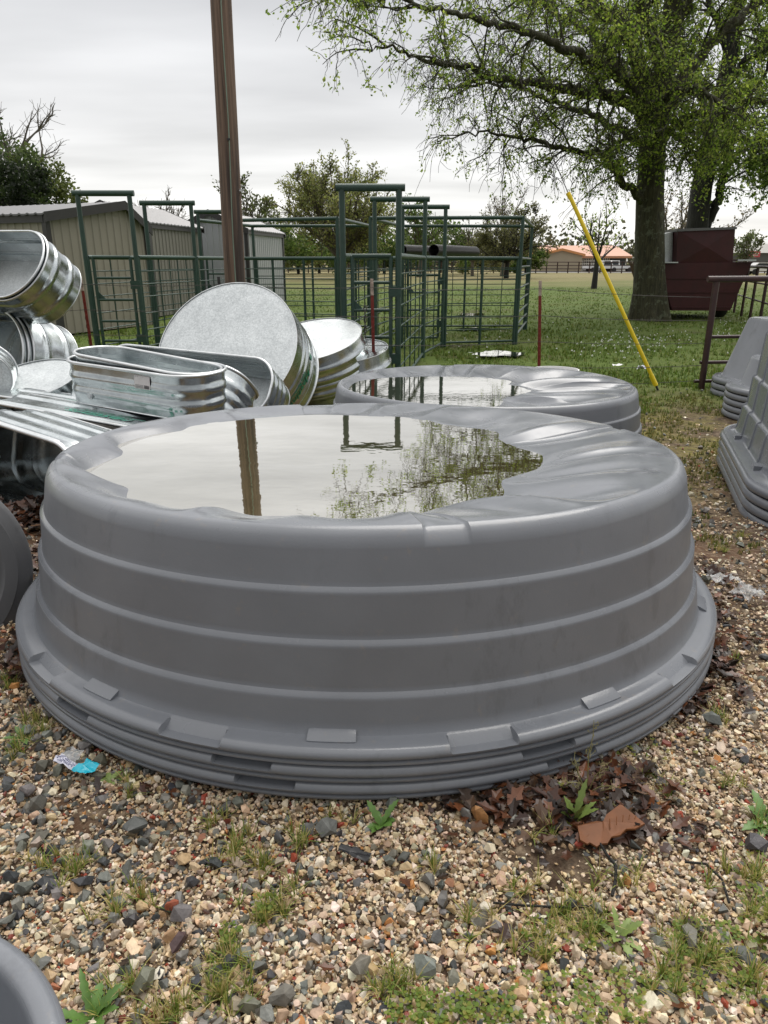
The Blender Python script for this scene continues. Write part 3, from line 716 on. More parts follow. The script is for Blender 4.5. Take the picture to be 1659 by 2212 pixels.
# ------------------------------------------------------------------ utility pole, guy wire and its yellow guard
tP = thing('utility_pole', 'tall creosoted timber utility pole rising behind the galvanised tanks', 'utility pole', g3(at(508, 610, 9.0).x, 9.0))
pb = Vector(tP.location); pt = at(477, 0, 9.0); dz = (pt - Vector((at(508, 612, 9.0)))); dirp = dz.normalized()
p0 = at(508, 612, 9.0); p0 = p0 - dirp * ((p0.z - pb.z) / dirp.z); top = p0 + dirp * 9.5
m = MB(); n = 40
rs = []
for i in range(n + 1):
    c = p0.lerp(top, i / n); rad = .127 - .031 * i / n
    rs.append([c + Vector((math.cos(a), math.sin(a), 0)) * (rad * (1 + .02 * mnoise.noise(Vector((math.cos(a) * 2, math.sin(a) * 2, i * .3))))) for a in np.linspace(0, 2 * math.pi, 28, endpoint=False)])
m.rings(rs, True, False, True); m.build('shaft', M['pole'], tP, 60)
m = MB(); pts = []
for i in range(28):
    c = p0.lerp(top, .02 + i / 30); rad = .130 - .031 * i / 30; a = R(-75) + .06 * math.sin(i * .9); pts.append(c + Vector((math.cos(a), math.sin(a), 0)) * rad)
m.tube(pts, .007, 6); m.build('ground_wire', paint('verdigris_wire', (.20, .26, .20), .6), tP, 60)
for k, f in enumerate((.30, .47, .62)):
    c = p0.lerp(top, f); rad = .131 - .031 * f; v = Vector((math.cos(R(-75)), math.sin(R(-75)), 0)); m = MB(); m.box(c + v * rad, (.03, .02, .02), Matrix.Rotation(R(15), 3, 'Z')); m.build('staple', M['black'], tP, 0)
c = p0.lerp(top, .245); v = Vector((math.cos(R(-12)), math.sin(R(-12)), 0)); m = MB(); m.tube([c + v * .115, c + v * .138], .024, 12); m.build('pole_tag', M['galv_rim'], tP, 30)
# guy wire: from the anchor to high on the pole
anchor = gp(1421, 842); g_top = at(1229, 421, anchor.y + .45); gd = (g_top - anchor).normalized()
tG = thing('guy_wire', 'steel guy wire slanting up from the yellow guard through the tree branches', 'guy wire', anchor)
# it rises to the pole top
kk = ((top - anchor).length)
m = MB(); m.tube([anchor + gd * .02, g_top, anchor.lerp(top, .55).lerp(anchor + gd * kk * .55, .55), top - Vector((0, 0, .3))], .006, 6); m.build('strand', M['wire'], tG, 60)
m = MB(); m.tube([anchor - gd * .1, anchor + gd * .25], .014, 8); m.build('anchor_rod', M['black'], tG, 60)
tY = thing('guy_guard', 'bright yellow plastic guard slanting over the lower guy wire', 'guy guard', anchor)
m = MB(); L_ = (g_top - anchor).length
for k in range(1):
    rs = []
    for i in range(13):
        c = anchor + gd * (.06 + (L_ - .06) * i / 12) + Vector((.0, -.012, 0)); rr = .0245
        rs.append([c + (gd.cross(Vector((0, 1, 0))).normalized() * math.cos(a) + gd.cross(gd.cross(Vector((0, 1, 0)))).normalized() * math.sin(a)) * rr for a in np.linspace(0, 2 * math.pi, 14, endpoint=False)])
    m.rings(rs, True, True, True)
m.build('tube', M['yellow'], tY, 60)
m = MB(); m.tube([g_top - gd * .05, g_top + gd * .03], .0275, 12); m.build('collar', M['yellow'], tY, 60)
m = MB(); c = anchor + gd * .16; m.tube([c - gd * .09, c + gd * .05], .031, 12); m.build('collar', M['yellow'], tY, 60)

# ------------------------------------------------------------------ fence of steel posts and barbed wire
posts = []
for x, y, Y, lab in ((174, 597, 9.6, 'red steel T-post with a pale tip beside the left green gate'), (472, 598, 9.75, 'steel T-post with a dark tip just left of the utility pole'),
                     (803, 602, 8.35, 'red steel T-post with a white tip in front of the green ladder gate'), (1167, 606, 8.9, 'red steel T-post with a white tip standing alone right of the green pen')):
    tp = at(x, y, Y); lean = (.06 if x > 1000 else .02); b = g3(tp.x + lean * 1.3, Y)
    t = thing('fence_post', lab, 'fence post', b, 'red T-posts of the wire fence'); posts.append((b, tp))
    ax = (tp - b); m = MB()
    def seg(a0, a1):
        q0, q1 = b + ax * a0, b + ax * a1
        prof = [(-.018, -.004), (.018, -.004), (.018, .003), (.004, .003), (.004, .026), (-.004, .026), (-.004, .003), (-.018, .003)]
        mm = MB(); mm.rings([[q + Vector((px, py, 0)) for px, py in prof] for q in (q0, q1)], True, True, True)
        for k in range(int(a0 * 26) + 1, int(a1 * 26)): q = b + ax * (k / 26); mm.box(q + Vector((0, -.008, 0)), (.016, .012, .018))
        return mm
    seg(-.02, .87).build('shaft', M['tpost'], t, 0); seg(.87, 1).build('tip', M['tpost_tip'] if x != 472 else M['trim'], t, 0)
gpost = gp(1515, 838)
def wire_run(P, label):
    t = thing('barbed_wire', label, 'barbed wire', P[0], 'strands of the barbed wire fence'); m = MB(); pts = []
    for a, b in zip(P[:-1], P[1:]):
        for i in range(10): q = a.lerp(b, i / 10); q.z -= .02 * math.sin(math.pi * i / 10); pts.append(q)
    pts.append(P[-1]); m.tube(pts, .0032, 4)
    for a, b in zip(pts[:-1], pts[1:]):
        d = (b - a).length; k = 0
        while k < d: q = a.lerp(b, k / d); m.tube([q + Vector((.004, 0, .014)), q - Vector((.004, 0, .014))], .0022, 3); k += .13
    m.build('strand', M['wire'], t, 0)
lp = Vector((posts[0][0].x - 3.2, 9.6, 0))
for k, f in enumerate((.93, .70, .47, .24, .08)):
    lab = ('top barbed wire strand of the post fence', 'second barbed wire strand from the top of the post fence', 'middle barbed wire strand of the post fence', 'fourth barbed wire strand from the top, low over the grass', 'lowest barbed wire strand, close to the grass')[k]
    wire_run([Vector((lp.x, lp.y, gz(9.6) + 1.24 * f))] + [b + (t_ - b) * f + Vector((0, -.012, 0)) for b, t_ in posts] + [Vector((gpost.x, gpost.y, gz(9) + 1.22 * f))], lab)

# ------------------------------------------------------------------ maroon pipe gate line at the right
tM = thing('pipe_fence', 'maroon pipe fence end with a thick top rail, near the right edge', 'pipe fence', gpost)
ptop = at(1548, 606, gpost.y + .02)
m = MB(); m.tube([gpost - Vector((0, 0, .05)), ptop], .040, 14); m.build('post', M['maroon_pipe'], tM, 60)
def mp(x, y, Y): return at(x, y, Y)
m = MB(); tl = at(1529, 603, gpost.y); m.tube([tl, Vector((tl.x + 3.0, gpost.y + .05, tl.z + .02))], .038, 14); m.build('top_rail', M['maroon_pipe'], tM, 60)
for x, y in ((1527, 728), (1512, 783), (1505, 840)):
    q = at(x, y - (0 if y < 800 else 52 - 20), gpost.y + .03) if False else at(x, y, gpost.y + .03)
    if y == 840: q = at(1505, 787 - 0, gpost.y + .03) - Vector((0, 0, .22))
    m = MB(); m.tube([q, Vector((q.x + 2.9, gpost.y + .05, q.z + .04))], .022, 10); m.build('rail', M['maroon_pipe'], tM, 60)
q = Vector((gpost.x + 2.6, gpost.y + .05, gz(9.2))); m = MB(); m.tube([q, Vector((q.x, q.y, tl.z))], .04, 12); m.build('post', M['maroon_pipe'], tM, 60)
# dark pipe fence running back on the right
tR = thing('pipe_fence', 'dark pipe fence running away behind the maroon wagon at the right', 'pipe fence', g3(8.9, 17))
a0, b0 = at(1700, 588, 15.0), at(1575, 561, 26.0); zt_ = gz(20) + 1.42
A0, B0 = Vector((8.35, 14.5, 0)), Vector((12.6, 27.5, 0))
for k, hz in enumerate((1.42, 1.0, .55)):
    m = MB(); m.tube([A0 + Vector((0, 0, gz(20) + hz)), B0 + Vector((0, 0, gz(20) + hz))], .038 if k == 0 else .022, 8); m.build('rail' if k else 'top_rail', M['maroon_pipe'], tR, 60)
for i in range(9):
    q = A0.lerp(B0, i / 8); m = MB(); m.tube([q + Vector((0, 0, gz(20) - .05)), q + Vector((0, 0, gz(20) + 1.42))], .042, 8); m.build('post', M['maroon_pipe'], tR, 60)
# far field fence
tF = thing('pipe_fence', 'long dark rail fence along the far side of the pasture', 'pipe fence', g3(0, 108))
m1_ = MB()
for hz in (1.5, 1.05, .6, .25): m1_.tube([Vector((-32, 112, gz(50) + hz)), Vector((0, 109, gz(50) + hz)), Vector((56, 104, gz(50) + hz))], .055, 5)
m1_.build('rails', M['maroon_pipe'], tF, 0)
for i in range(60):
    X = -32 + 88 * i / 59; Yf = 109 - X * .09; m = MB(); m.tube([Vector((X, Yf, gz(50))), Vector((X, Yf, gz(50) + 1.55))], .09, 5); m.build('post', M['maroon_pipe'], tF, 0)
# ------------------------------------------------------------------ green pipe corral
GC = 'green pipe corral sections'
def node(x, y, Y): p = at(x, y, Y); return (Vector((p.x, Y, gz(Y))), p.z)
HT = gz(12) + 2.51
def cnode(x, y, Y): p = at(x, y, Y); return Vector((p.x, Y, gz(Y)))
A_l, A_r = cnode(167, 421, 11.45), cnode(279, 421, 11.45)
B_l, B_r = cnode(311, 443, 13.3), cnode(412, 442, 13.3)
C_l, C_r = cnode(427, 461, 15.6), cnode(512, 461, 15.6)
D_l, D_r = cnode(738, 406, 8.95), cnode(862, 406, 8.95)
E_l, E_r = cnode(809, 432, 12.5), cnode(919, 432, 12.5)
F_l, F_r = cnode(870, 449, 14.2), cnode(963, 449, 14.2)
M_, Nn, Q_ = cnode(728, 471, 14.9), cnode(545, 488, 18.0), cnode(799, 487, 18.0)
K_, J_ = cnode(800, 470, 14.8), cnode(867, 487, 18.0)
G_, H_ = cnode(1130, 469, 14.6), cnode(1150, 487, 18.1)
def up(v, h): return Vector((v.x, v.y, v.z + h))
def arch(a, b, label, h=2.51):
    t = thing('corral_arch', label, 'corral arch', (a + b) * .5, GC)
    d = (b - a).normalized()
    for p in (a, b): m = MB(); m.tube([up(p, -.05), up(p, h)], .036, 12); m.build('post', M['green'], t, 60)
    m = MB(); m.tube([up(a, h) - d * .07, up(b, h) + d * .07], .042, 12); m.build('top_bar', M['green'], t, 60); return t
def panel(a, b, label, h=1.62, mids=1, post_a=True, post_b=True, nrod=6, vstep=.62):
    t = thing('pen_fence', label, 'corral fence', (a + b) * .5, GC); d = (b - a); L = d.length; d.normalize(); o = d * .05
    a2, b2 = a + o, b - o
    m = MB(); m.tube([up(a2, h), up(b2, h)], .034, 10); m.build('top_rail', M['green'], t, 60)
    m = MB(); m.tube([up(a2, .06), up(b2, .06)], .022, 8); m.build('bottom_rail', M['green'], t, 60)
    for k in range(1, mids + 1): q = a2.lerp(b2, k / (mids + 1)); m = MB(); m.tube([up(q, .0), up(q, h)], .027, 10); m.build('upright', M['green'], t, 60)
    if post_a: m = MB(); m.tube([up(a2, -.05), up(a2, h)], .03, 10); m.build('upright', M['green'], t, 60)
    if post_b: m = MB(); m.tube([up(b2, -.05), up(b2, h)], .03, 10); m.build('upright', M['green'], t, 60)
    m = MB()
    hs = [.06 + (h - .06) * f for f in (.15, .31, .47, .63, .75, .87)][:nrod]
    for hh in hs: m.tube([up(a2, hh), up(b2, hh)], .0105, 6)
    n = max(2, int(L / vstep))
    for k in range(1, n): q = a2.lerp(b2, k / n); m.tube([up(q, .06), up(q, h)], .0105, 6)
    m.build('rod_grid', M['green'], t, 60); return t
def gate(a, b, label, h=1.62, rungs=(.22, .52, .84, 1.16), hinge_b=True, z0=.16):
    t = thing('corral_gate', label, 'corral gate', (a + b) * .5, GC); d = (b - a).normalized(); a2, b2 = a + d * .11, b - d * .09
    for p in (a2, b2): m = MB(); m.tube([up(p, z0), up(p, h)], .024, 10); m.build('stile', M['green'], t, 60)
    m = MB(); m.tube([up(a2, h), up(b2, h)], .027, 10); m.build('top_rail', M['green'], t, 60)
    m = MB(); m.tube([up(a2, z0), up(b2, z0)], .022, 10); m.build('bottom_rail', M['green'], t, 60)
    for r_ in rungs: m = MB(); m.tube([up(a2, z0 + r_), up(b2, z0 + r_)], .020, 10); m.build('rung', M['green'], t, 60)
    for hz in (.42, 1.22):
        q = up(b - d * .045, hz); m = MB(); m.box(q, (.15, .07, .12), Matrix.Rotation(math.atan2(d.y, d.x), 3, 'Z')); m.build('hinge', M['green'], t, 0)
    q = up(a2, z0 + rungs[-2]); m = MB(); m.add([q, q + d * .14, q + Vector((0, 0, .14)), q + Vector((0, .01, 0)), q + d * .14 + Vector((0, .01, 0)), q + Vector((0, .01, .14))], [(0, 1, 2), (5, 4, 3), (0, 3, 4, 1), (1, 4, 5, 2), (2, 5, 3, 0)]); m.build('latch_plate', M['green'], t, 0)
    return t
def chain(p, n, label):
    t = thing('chain', label, 'chain', p)
    m = MB()
    for k in range(n):
        c = p - Vector((0, 0, .062 * k)); rot = k % 2
        ring = []
        for a in np.linspace(0, 2 * math.pi, 10, endpoint=False):
            u, v = .017 * math.cos(a), .040 * math.sin(a); ring.append(c + (Vector((u, 0, v)) if rot == 0 else Vector((0, u, v))))
        m.tube(ring, .0055, 5, closed=True)
    m.build('links', M['wire'], t, 60)
def bar(a, b, h, label, posts=()):
    t = thing('overhead_pipe', label, 'overhead pipe', (a + b) * .5, GC); m = MB(); m.tube([up(a, h), up(b, h)], .036, 10); m.build('bar', M['green'], t, 60)
    for p in posts: m = MB(); m.tube([up(p, -.05), up(p, h)], .035, 10); m.build('post', M['green'], t, 60)
arch(A_l, A_r, 'tall green pipe arch nearest the beige shed, with a ladder gate in it')
arch(B_l, B_r, 'second green pipe arch from the left, in front of the grey shed wall')
arch(C_l, C_r, 'third green pipe arch from the left, half hidden by the utility pole')
arch(D_l, D_r, 'nearest and tallest-looking green pipe arch in the middle of the corral', at(800, 405, 8.95).z - gz(8.95))
arch(E_l, E_r, 'green pipe arch just behind and right of the nearest middle arch')
arch(F_l, F_r, 'lowest-looking of the three middle green arches, farthest back')
gate(A_l, A_r, 'green ladder gate in the left arch beside the hanging chain')
gate(D_l, D_r, 'green ladder gate in the nearest middle arch, behind a red T-post')
gate(F_l, F_r, 'green ladder gate in the farthest of the three middle arches')
gate(C_l, C_r, 'green ladder gate mostly hidden behind the utility pole')
gate(G_ + Vector((.02, .1, 0)), H_, 'narrow green gate seen edge-on at the right end of the corral', rungs=(.2, .42, .66, .9, 1.14, 1.3))
chain(up(A_l, 1.10) + Vector((-.10, -.03, 0)), 15, 'rusty chain hanging from the left post of the left arch')
chain(up(D_l, 1.02) + Vector((.26, -.05, 0)), 7, 'short chain hanging on the middle ladder gate')
panel(A_l, B_l, 'green grid panel along the left alley beside the beige shed', mids=0)
panel(A_r, B_r, 'green grid panel between the two left arches, over grass', mids=0)
panel(B_r, C_r, 'green grid panel behind the second left arch, running towards the utility pole', mids=0)
panel(B_l, C_l, 'green grid panel in front of the grey shed wall', mids=0)
panel(C_r, M_, 'wide green grid panel between the utility pole and the middle arch', mids=2)
panel(Nn, Q_, 'green grid panel along the back of the left pen', mids=1)
panel(M_, Q_, 'green grid panel closing the right side of the left pen', mids=1)
panel(D_l, E_l, 'green grid panel on the left side of the near middle alley', mids=0)
panel(E_l, F_l, 'green grid panel on the left side of the middle alley, farther back', mids=0)
panel(D_r, E_r, 'green grid panel on the right side of the near middle alley', mids=0)
panel(E_r, F_r, 'green grid panel on the right side of the middle alley, farther back', mids=0)
panel(F_r, G_, 'wide green grid panel at the front of the right pen', mids=1)
panel(J_, H_, 'green grid panel along the back of the right pen', mids=1)
panel(K_, J_, 'green grid panel closing the left side of the right pen', mids=0)
bar(C_r, M_, 2.35, 'overhead green bar at the front of the left pen', (M_,))
bar(Nn, Q_, 2.35, 'overhead green bar at the back of the left pen', (Nn, Q_))
bar(M_, Q_, 2.35, 'slanting overhead green bar joining front and back of the left pen')
bar(C_l, Nn, 2.35, 'overhead green bar at the left end of the left pen')
bar(K_, G_, 2.35, 'overhead green bar at the front of the right pen', (K_, G_))
bar(J_, H_, 2.35, 'overhead green bar at the back of the right pen', (J_, H_))
bar(G_, H_, 2.35, 'short overhead green bar at the right end of the corral')
bar(K_, J_, 2.35, 'overhead green bar at the left end of the right pen')
for (x0, y0, Y0, x1, y1, Y1, lab) in ((937, 541, 14.6, 1026, 548, 16.9, 'long black culvert pipe lying on the corral rails, open end towards us'), (868, 541, 15.2, 985, 549, 18.0, 'second black culvert pipe on the corral rails, behind the first')):
    a, b = at(x0, y0, Y0), at(x1, y1, Y1); b.z = a.z
    m = MB(); d = (b - a).normalized(); b = a + d * max(2.2, (b - a).length)
    u = d.cross(Vector((0, 0, 1))).normalized(); w = d.cross(u)
    rs = [[p + (u * math.cos(t_) + w * math.sin(t_)) * rr for t_ in np.linspace(0, 2 * math.pi, 28, endpoint=False)] for p, rr in ((b, .112), (a, .112), (a, .102), (b, .102), (b, .112))]
    m.rings(rs); tag(m.build('culvert_pipe', M['culvert'], None, 40), lab, 'pipe', 'black pipes on the corral')

# ------------------------------------------------------------------ ribbed metal sheds
def rib_wall(m, a, b, zb, zt0, zt1, step=.23, tfun=None):
    d = (b - a); L = d.length; d.normalize(); n = Vector((d.y, -d.x, 0)); prof = []; s = 0
    while s < L:
        for ds, o in ((0, 0), (step - .075, 0), (step - .055, .022), (step - .02, .022)):
            if s + ds <= L: prof.append((s + ds, o))
        s += step
    prof.append((L, 0)); fs = []; vs = []
    for s_, o in prof:
        p = a + d * s_ + n * o; ztop = tfun(s_ / L) if tfun else zt0 + (zt1 - zt0) * s_ / L
        vs += [Vector((p.x, p.y, zb)), Vector((p.x, p.y, ztop))]
    for i in range(len(prof) - 1): fs.append((2 * i, 2 * i + 2, 2 * i + 3, 2 * i + 1))
    m.add(vs, fs)
def shed(label, P0, dg, wg, dl, ll, eave, peak, peak_f, wall_a, wall_b, far_eave=None, ov=.12):
    """P0 near corner; dg direction of the gable wall, wg its width; dl direction of the long wall, ll its length"""
    t = thing('shed', label, 'shed', P0, 'portable metal sheds behind the corral'); zb = P0.z
    dg = Vector((dg[0], dg[1], 0)).normalized(); dl = Vector((dl[0], dl[1], 0)).normalized(); fe = far_eave or eave
    P1, P2, P3 = P0 + dg * wg, P0 + dg * wg + dl * ll, P0 + dl * ll
    def gt(f): return zb + (eave + (peak - eave) * f / peak_f if f < peak_f else peak + (fe - peak) * (f - peak_f) / (1 - peak_f))
    cw = (dg.cross(dl)).z        # keep ribs outward
    def wall(a, b, z0, z1, mat, tf=None):
        m = MB()
        if cw > 0: rib_wall(m, a, b, zb, z0, z1, tfun=tf)
        else: rib_wall(m, b, a, zb, z1, z0, tfun=(lambda f: tf(1 - f)) if tf else None)
        m.build('wall', mat, t, 0)
    wall(P0, P1, 0, 0, wall_a, gt); wall(P1, P2, zb + fe, zb + fe, wall_b); wall(P2, P3, 0, 0, wall_a, lambda f: gt(1 - f)); wall(P3, P0, zb + eave, zb + eave, wall_b)
    # corner trims
    for p in (P0, P1, P2, P3):
        h = eave if p in (P0, P3) else fe; m = MB(); m.box(p + Vector((0, 0, h * .5)), (.12, .12, h), Matrix.Rotation(math.atan2(dg.y, dg.x), 3, 'Z')); m.build('corner_trim', M['trim'], t, 0)
    # roof of two ribbed slopes with a thickness, overhanging
    for f0, f1, h0, h1 in ((0, peak_f, eave, peak), (peak_f, 1, peak, fe)):
        slope = (h1 - h0) / ((f1 - f0) * wg); q0, q1 = f0 * wg - (ov if f0 == 0 else 0), f1 * wg + (ov if f1 == 1 else 0)
        z0, z1 = zb + h0 - (slope * ov if f0 == 0 else 0) + .05, zb + h1 + (slope * ov if f1 == 1 else 0) + .05
        m = MB(); N_ = int((ll + 2 * ov) / .06); top_, bot = [], []
        rows = []
        for i in range(N_ + 1):
            s = -ov + (ll + 2 * ov) * i / N_; o = .022 if i % 4 == 0 else 0
            a, b = P0 + dg * q0 + dl * s, P0 + dg * q1 + dl * s; rows.append((Vector((a.x, a.y, z0 + o)), Vector((b.x, b.y, z1 + o))))
        vs = [p for r_ in rows for p in r_] + [p - Vector((0, 0, .035)) for r_ in rows for p in r_]; k = len(rows) * 2; fs = []
        for i in range(N_): fs += [(2 * i, 2 * i + 2, 2 * i + 3, 2 * i + 1), (k + 2 * i, k + 2 * i + 1, k + 2 * i + 3, k + 2 * i + 2), (2 * i, k + 2 * i, k + 2 * i + 2, 2 * i + 2), (2 * i + 1, 2 * i + 3, k + 2 * i + 3, k + 2 * i + 1)]
        fs += [(0, 1, k + 1, k), (2 * N_, k + 2 * N_, k + 2 * N_ + 1, 2 * N_ + 1)]
        m.add(vs, fs); m.build('roof', M['roof_metal'], t, 0)
        for s in (-ov - .012, ll + ov + .012):        # barge boards
            a, b = P0 + dg * q0 + dl * s, P0 + dg * q1 + dl * s; m = MB(); w_ = dl * .012
            A_, B_ = Vector((a.x, a.y, z0 + .03)), Vector((b.x, b.y, z1 + .03)); dn = Vector((0, 0, -.20))
            m.add([A_ - w_, B_ - w_, B_ - w_ + dn, A_ - w_ + dn, A_ + w_, B_ + w_, B_ + w_ + dn, A_ + w_ + dn], [(0, 1, 2, 3), (7, 6, 5, 4), (0, 4, 5, 1), (3, 2, 6, 7), (0, 3, 7, 4), (1, 5, 6, 2)]); m.build('fascia', M['trim'], t, 0)
    for a, b, h in ((P0, P3, eave), (P1, P2, fe)):
        sgn = -1 if a is P0 else 1; m = MB(); c = (a + b) * .5 + dg * (sgn * .045) + Vector((0, 0, h - .07)); m.box(c, (ll, .05, .16), Matrix.Rotation(math.atan2(dl.y, dl.x), 3, 'Z')); m.build('fascia', M['trim'], t, 0)
    return t
s1 = gp(134, 723); s1b = gp(293, 705); d1 = Vector((s1b.x - s1.x, s1b.y - s1.y, 0))
shed('beige ribbed metal shed with dark trim at the left, behind the galvanised heap', s1, d1, d1.length * 1.3, (-d1.y, d1.x), 5.5, 2.50, 2.86, .76, M['shed_beige'], M['shed_beige'], 2.38)
s2 = g3(at(330, 600, 22.0).x, 22.0); d2 = Vector((.16, .98, 0)).normalized()
shed('grey ribbed shed in the middle of the row, between the beige one and the pole', s2, (-d2.y, d2.x), 2.6, d2, 3.7, 2.62, 3.15, .5, M['shed_light'], M['shed_grey'])
s3 = g3(at(538, 600, 26.6).x, 26.6)
shed('pale metal shed right behind the utility pole', s3, (-d2.y, d2.x), 2.6, d2, 4.2, 2.62, 3.2, .5, M['shed_light'], M['shed_light'])

# ------------------------------------------------------------------ maroon feed wagon
wb = gp(1528, 690); wY = wb.y + .3
tW = thing('feed_wagon', 'dark maroon feed wagon with creased box and flared hopper right of the big trunk', 'wagon', g3(wb.x, wY))
def wp(x, y, dy=0): p = at(x, y, wY); p.y = wY + dy; return p
def prism(poly, y0, y1, name, mat, par=tW):
    m = MB(); a = [Vector((p.x, y0, p.z)) for p in poly]; b = [Vector((p.x, y1, p.z)) for p in poly]; n = len(a)
    m.add(a + b, [tuple(range(n)), tuple(range(2 * n - 1, n - 1, -1))] + [(i, n + i, n + (i + 1) % n, (i + 1) % n) for i in range(n)]); return m.build(name, mat, par, 0)
hop = [wp(1424, 569), wp(1625, 566), wp(1577, 671), wp(1452, 671)]
prism(hop, wY, wY + 2.6, 'hopper', M['maroon'])
for yy in (601, 631, 664):
    f = (yy - 568) / 103; l, r_ = wp(1424 + 28 * f, yy), wp(1625 - 48 * f, yy); m = MB(); m.box((l + r_) * .5 + Vector((0, -.012, 0)), ((r_ - l).length, .03, .035)); m.build('stiffener', M['maroon'], tW, 0)
bx = [wp(1466, 499), wp(1590, 494), wp(1584, 569), wp(1462, 571)]
prism(bx, wY + .05, wY + 1.6, 'box', M['maroon'])
m = MB(); c = (bx[0] + bx[1] + bx[2] + bx[3]) * .25; c.y = wY + .05 + .055; q = [Vector((p.x, wY + .046, p.z)) for p in bx]; cc = Vector((c.x, wY - .03, c.z)); m.add(q + [cc], [(1, 0, 4), (2, 1, 4), (3, 2, 4), (0, 3, 4)]); m.build('creased_end', M['maroon'], tW, 0)
prism([wp(1464, 494), wp(1592, 490), wp(1592, 495), wp(1464, 500)], wY + .0, wY + 1.65, 'box_lid', M['roof_metal'])
side = [wp(1434, 506), wp(1464, 500), wp(1462, 570), wp(1430, 570)]
prism(side, wY + .35, wY + 1.5, 'side_panel', M['galv_dull'])
m = MB(); a, b = wp(1424, 569), wp(1462, 568); m.box((a + b) * .5 + Vector((0, .3, .02)), ((b - a).length, .8, .03)); m.build('ledge', M['galv_dull'], tW, 0)
m = MB(); a, b = wp(1588, 566), wp(1628, 563); m.box((a + b) * .5 + Vector((0, .3, .03)), ((b - a).length, .9, .04)); m.build('ledge', M['galv_dull'], tW, 0)
for x in (1441, 1573):
    c = wp(x, 664, .55); rad = c.z - gz(wY); m = MB(); wd = .13
    rs = [[Vector((c.x + o, c.y + math.cos(a) * rr, c.z + math.sin(a) * rr)) for a in np.linspace(0, 2 * math.pi, 28, endpoint=False)] for o, rr in ((-wd, rad * .6), (-wd, rad * .93), (-wd * .7, rad), (wd * .7, rad), (wd, rad * .93), (wd, rad * .6))]
    m.rings(rs, True, True, True); w_ = m.build('wheel', M['rubber'], tW, 40); m = MB(); m.tube([c - Vector((wd + .01, 0, 0)), c + Vector((wd + .01, 0, 0))], rad * .5, 16); m.build('rim', M['maroon'], w_, 40)
m = MB(); m.tube([wp(1441, 664, .55), wp(1573, 664, .55)], .05, 8); m.build('axle', M['black'], tW, 60)

# ------------------------------------------------------------------ far building, cars and sign
Yb = 128.0; zb = gz(50)
def fb(x, y, dy=0): p = at(x, y, Yb + dy); return Vector((p.x, Yb + dy, p.z))
tB = thing('building', 'long tan building with an orange roof and glazed bay doors across the pasture', 'building', Vector((fb(1250, 560).x, Yb, zb)))
x0, x1, xw0, xw1 = fb(1232, 577).x, fb(1352, 577).x, fb(1150, 577).x, fb(1236, 577).x
ez, pz = fb(1250, 553).z, fb(1250, 528).z
def bquad(name, mat, *pts, th=.12):
    m = MB(); m.add(list(pts), [tuple(range(len(pts)))]); m.build(name, mat, tB, 0)
m = MB(); m.box(((x0 + x1) / 2, Yb + 9, (zb + ez) / 2), (x1 - x0, 18, ez - zb)); m.build('main_hall', M['white'], tB, 0)
def gable_roof(xa, xb, ya, yb, e, p, along_x, mat, name='roof', ov=.7):
    m = MB()
    if along_x:
        ym = (ya + yb) / 2; R_ = [Vector((xa - ov, ya - ov, e)), Vector((xb + ov, ya - ov, e)), Vector((xb + ov, ym, p)), Vector((xa - ov, ym, p)), Vector((xa - ov, yb + ov, e)), Vector((xb + ov, yb + ov, e))]
    else:
        xm = (xa + xb) / 2; R_ = [Vector((xa - ov, yb + ov, e)), Vector((xa - ov, ya - ov, e)), Vector((xm, ya - ov, p)), Vector((xm, yb + ov, p)), Vector((xb + ov, yb + ov, e)), Vector((xb + ov, ya - ov, e))]
        R_ = [R_[0], R_[1], R_[2], R_[3], R_[4], R_[5]]
    m.add(R_ + [q - Vector((0, 0, .35)) for q in R_], [(0, 1, 2, 3), (3, 2, 5, 4), (6, 9, 8, 7), (9, 10, 11, 8), (0, 6, 7, 1), (4, 5, 11, 10), (0, 3, 9, 6), (3, 4, 10, 9), (1, 7, 8, 2), (2, 8, 11, 5)]); m.build(name, mat, tB, 0)
gable_roof(fb(1185, 553).x, x1, Yb, Yb + 18, ez, pz, True, M['orange_roof'])
m = MB(); wz, wp_ = fb(1190, 549, -6).z, fb(1190, 537, -6).z; xm = (xw0 + xw1) / 2
m.add([Vector((xw0, Yb - 6, zb)), Vector((xw1, Yb - 6, zb)), Vector((xw1, Yb - 6, wz)), Vector((xm, Yb - 6, wp_)), Vector((xw0, Yb - 6, wz)), Vector((xw0, Yb + 6, zb)), Vector((xw1, Yb + 6, zb)), Vector((xw1, Yb + 6, wz)), Vector((xm, Yb + 6, wp_)), Vector((xw0, Yb + 6, wz))],
      [(0, 1, 2, 3, 4), (9, 8, 7, 6, 5), (0, 5, 6, 1), (1, 6, 7, 2), (4, 9, 5, 0)]); m.build('wing', M['beige_wall'], tB, 0)
gable_roof(xw0, xw1, Yb - 6, Yb + 6, wz + .02, wp_ + .05, False, M['orange_roof_b'], 'wing_roof', .4)
for k in range(4):
    xa = x0 + .6 + (x1 - x0) * .165 * k; xb = xa + (x1 - x0) * .14
    m = MB(); m.box(((xa + xb) / 2, Yb - .06, zb + (ez - zb) * .48), (xb - xa, .1, (ez - zb) * .86)); d_ = m.build('bay_door', M['glass_dark'], tB, 0)
    m = MB()
    for j in range(5): m.box(((xa + xb) / 2, Yb - .13, zb + (ez - zb) * (.12 + .19 * j)), (xb - xa, .05, .14))
    for j in range(4): m.box((xa + (xb - xa) * (j + .5) / 4, Yb - .13, zb + (ez - zb) * .48), (.10, .04, (ez - zb) * .8))
    m.build('glazing_bars', M['white'], d_, 0)
m = MB(); m.box((x1 - (x1 - x0) * .17, Yb - .06, zb + (ez - zb) * .5), ((x1 - x0) * .3, .1, (ez - zb) * .7)); m.build('window', M['glass_dark'], tB, 0)
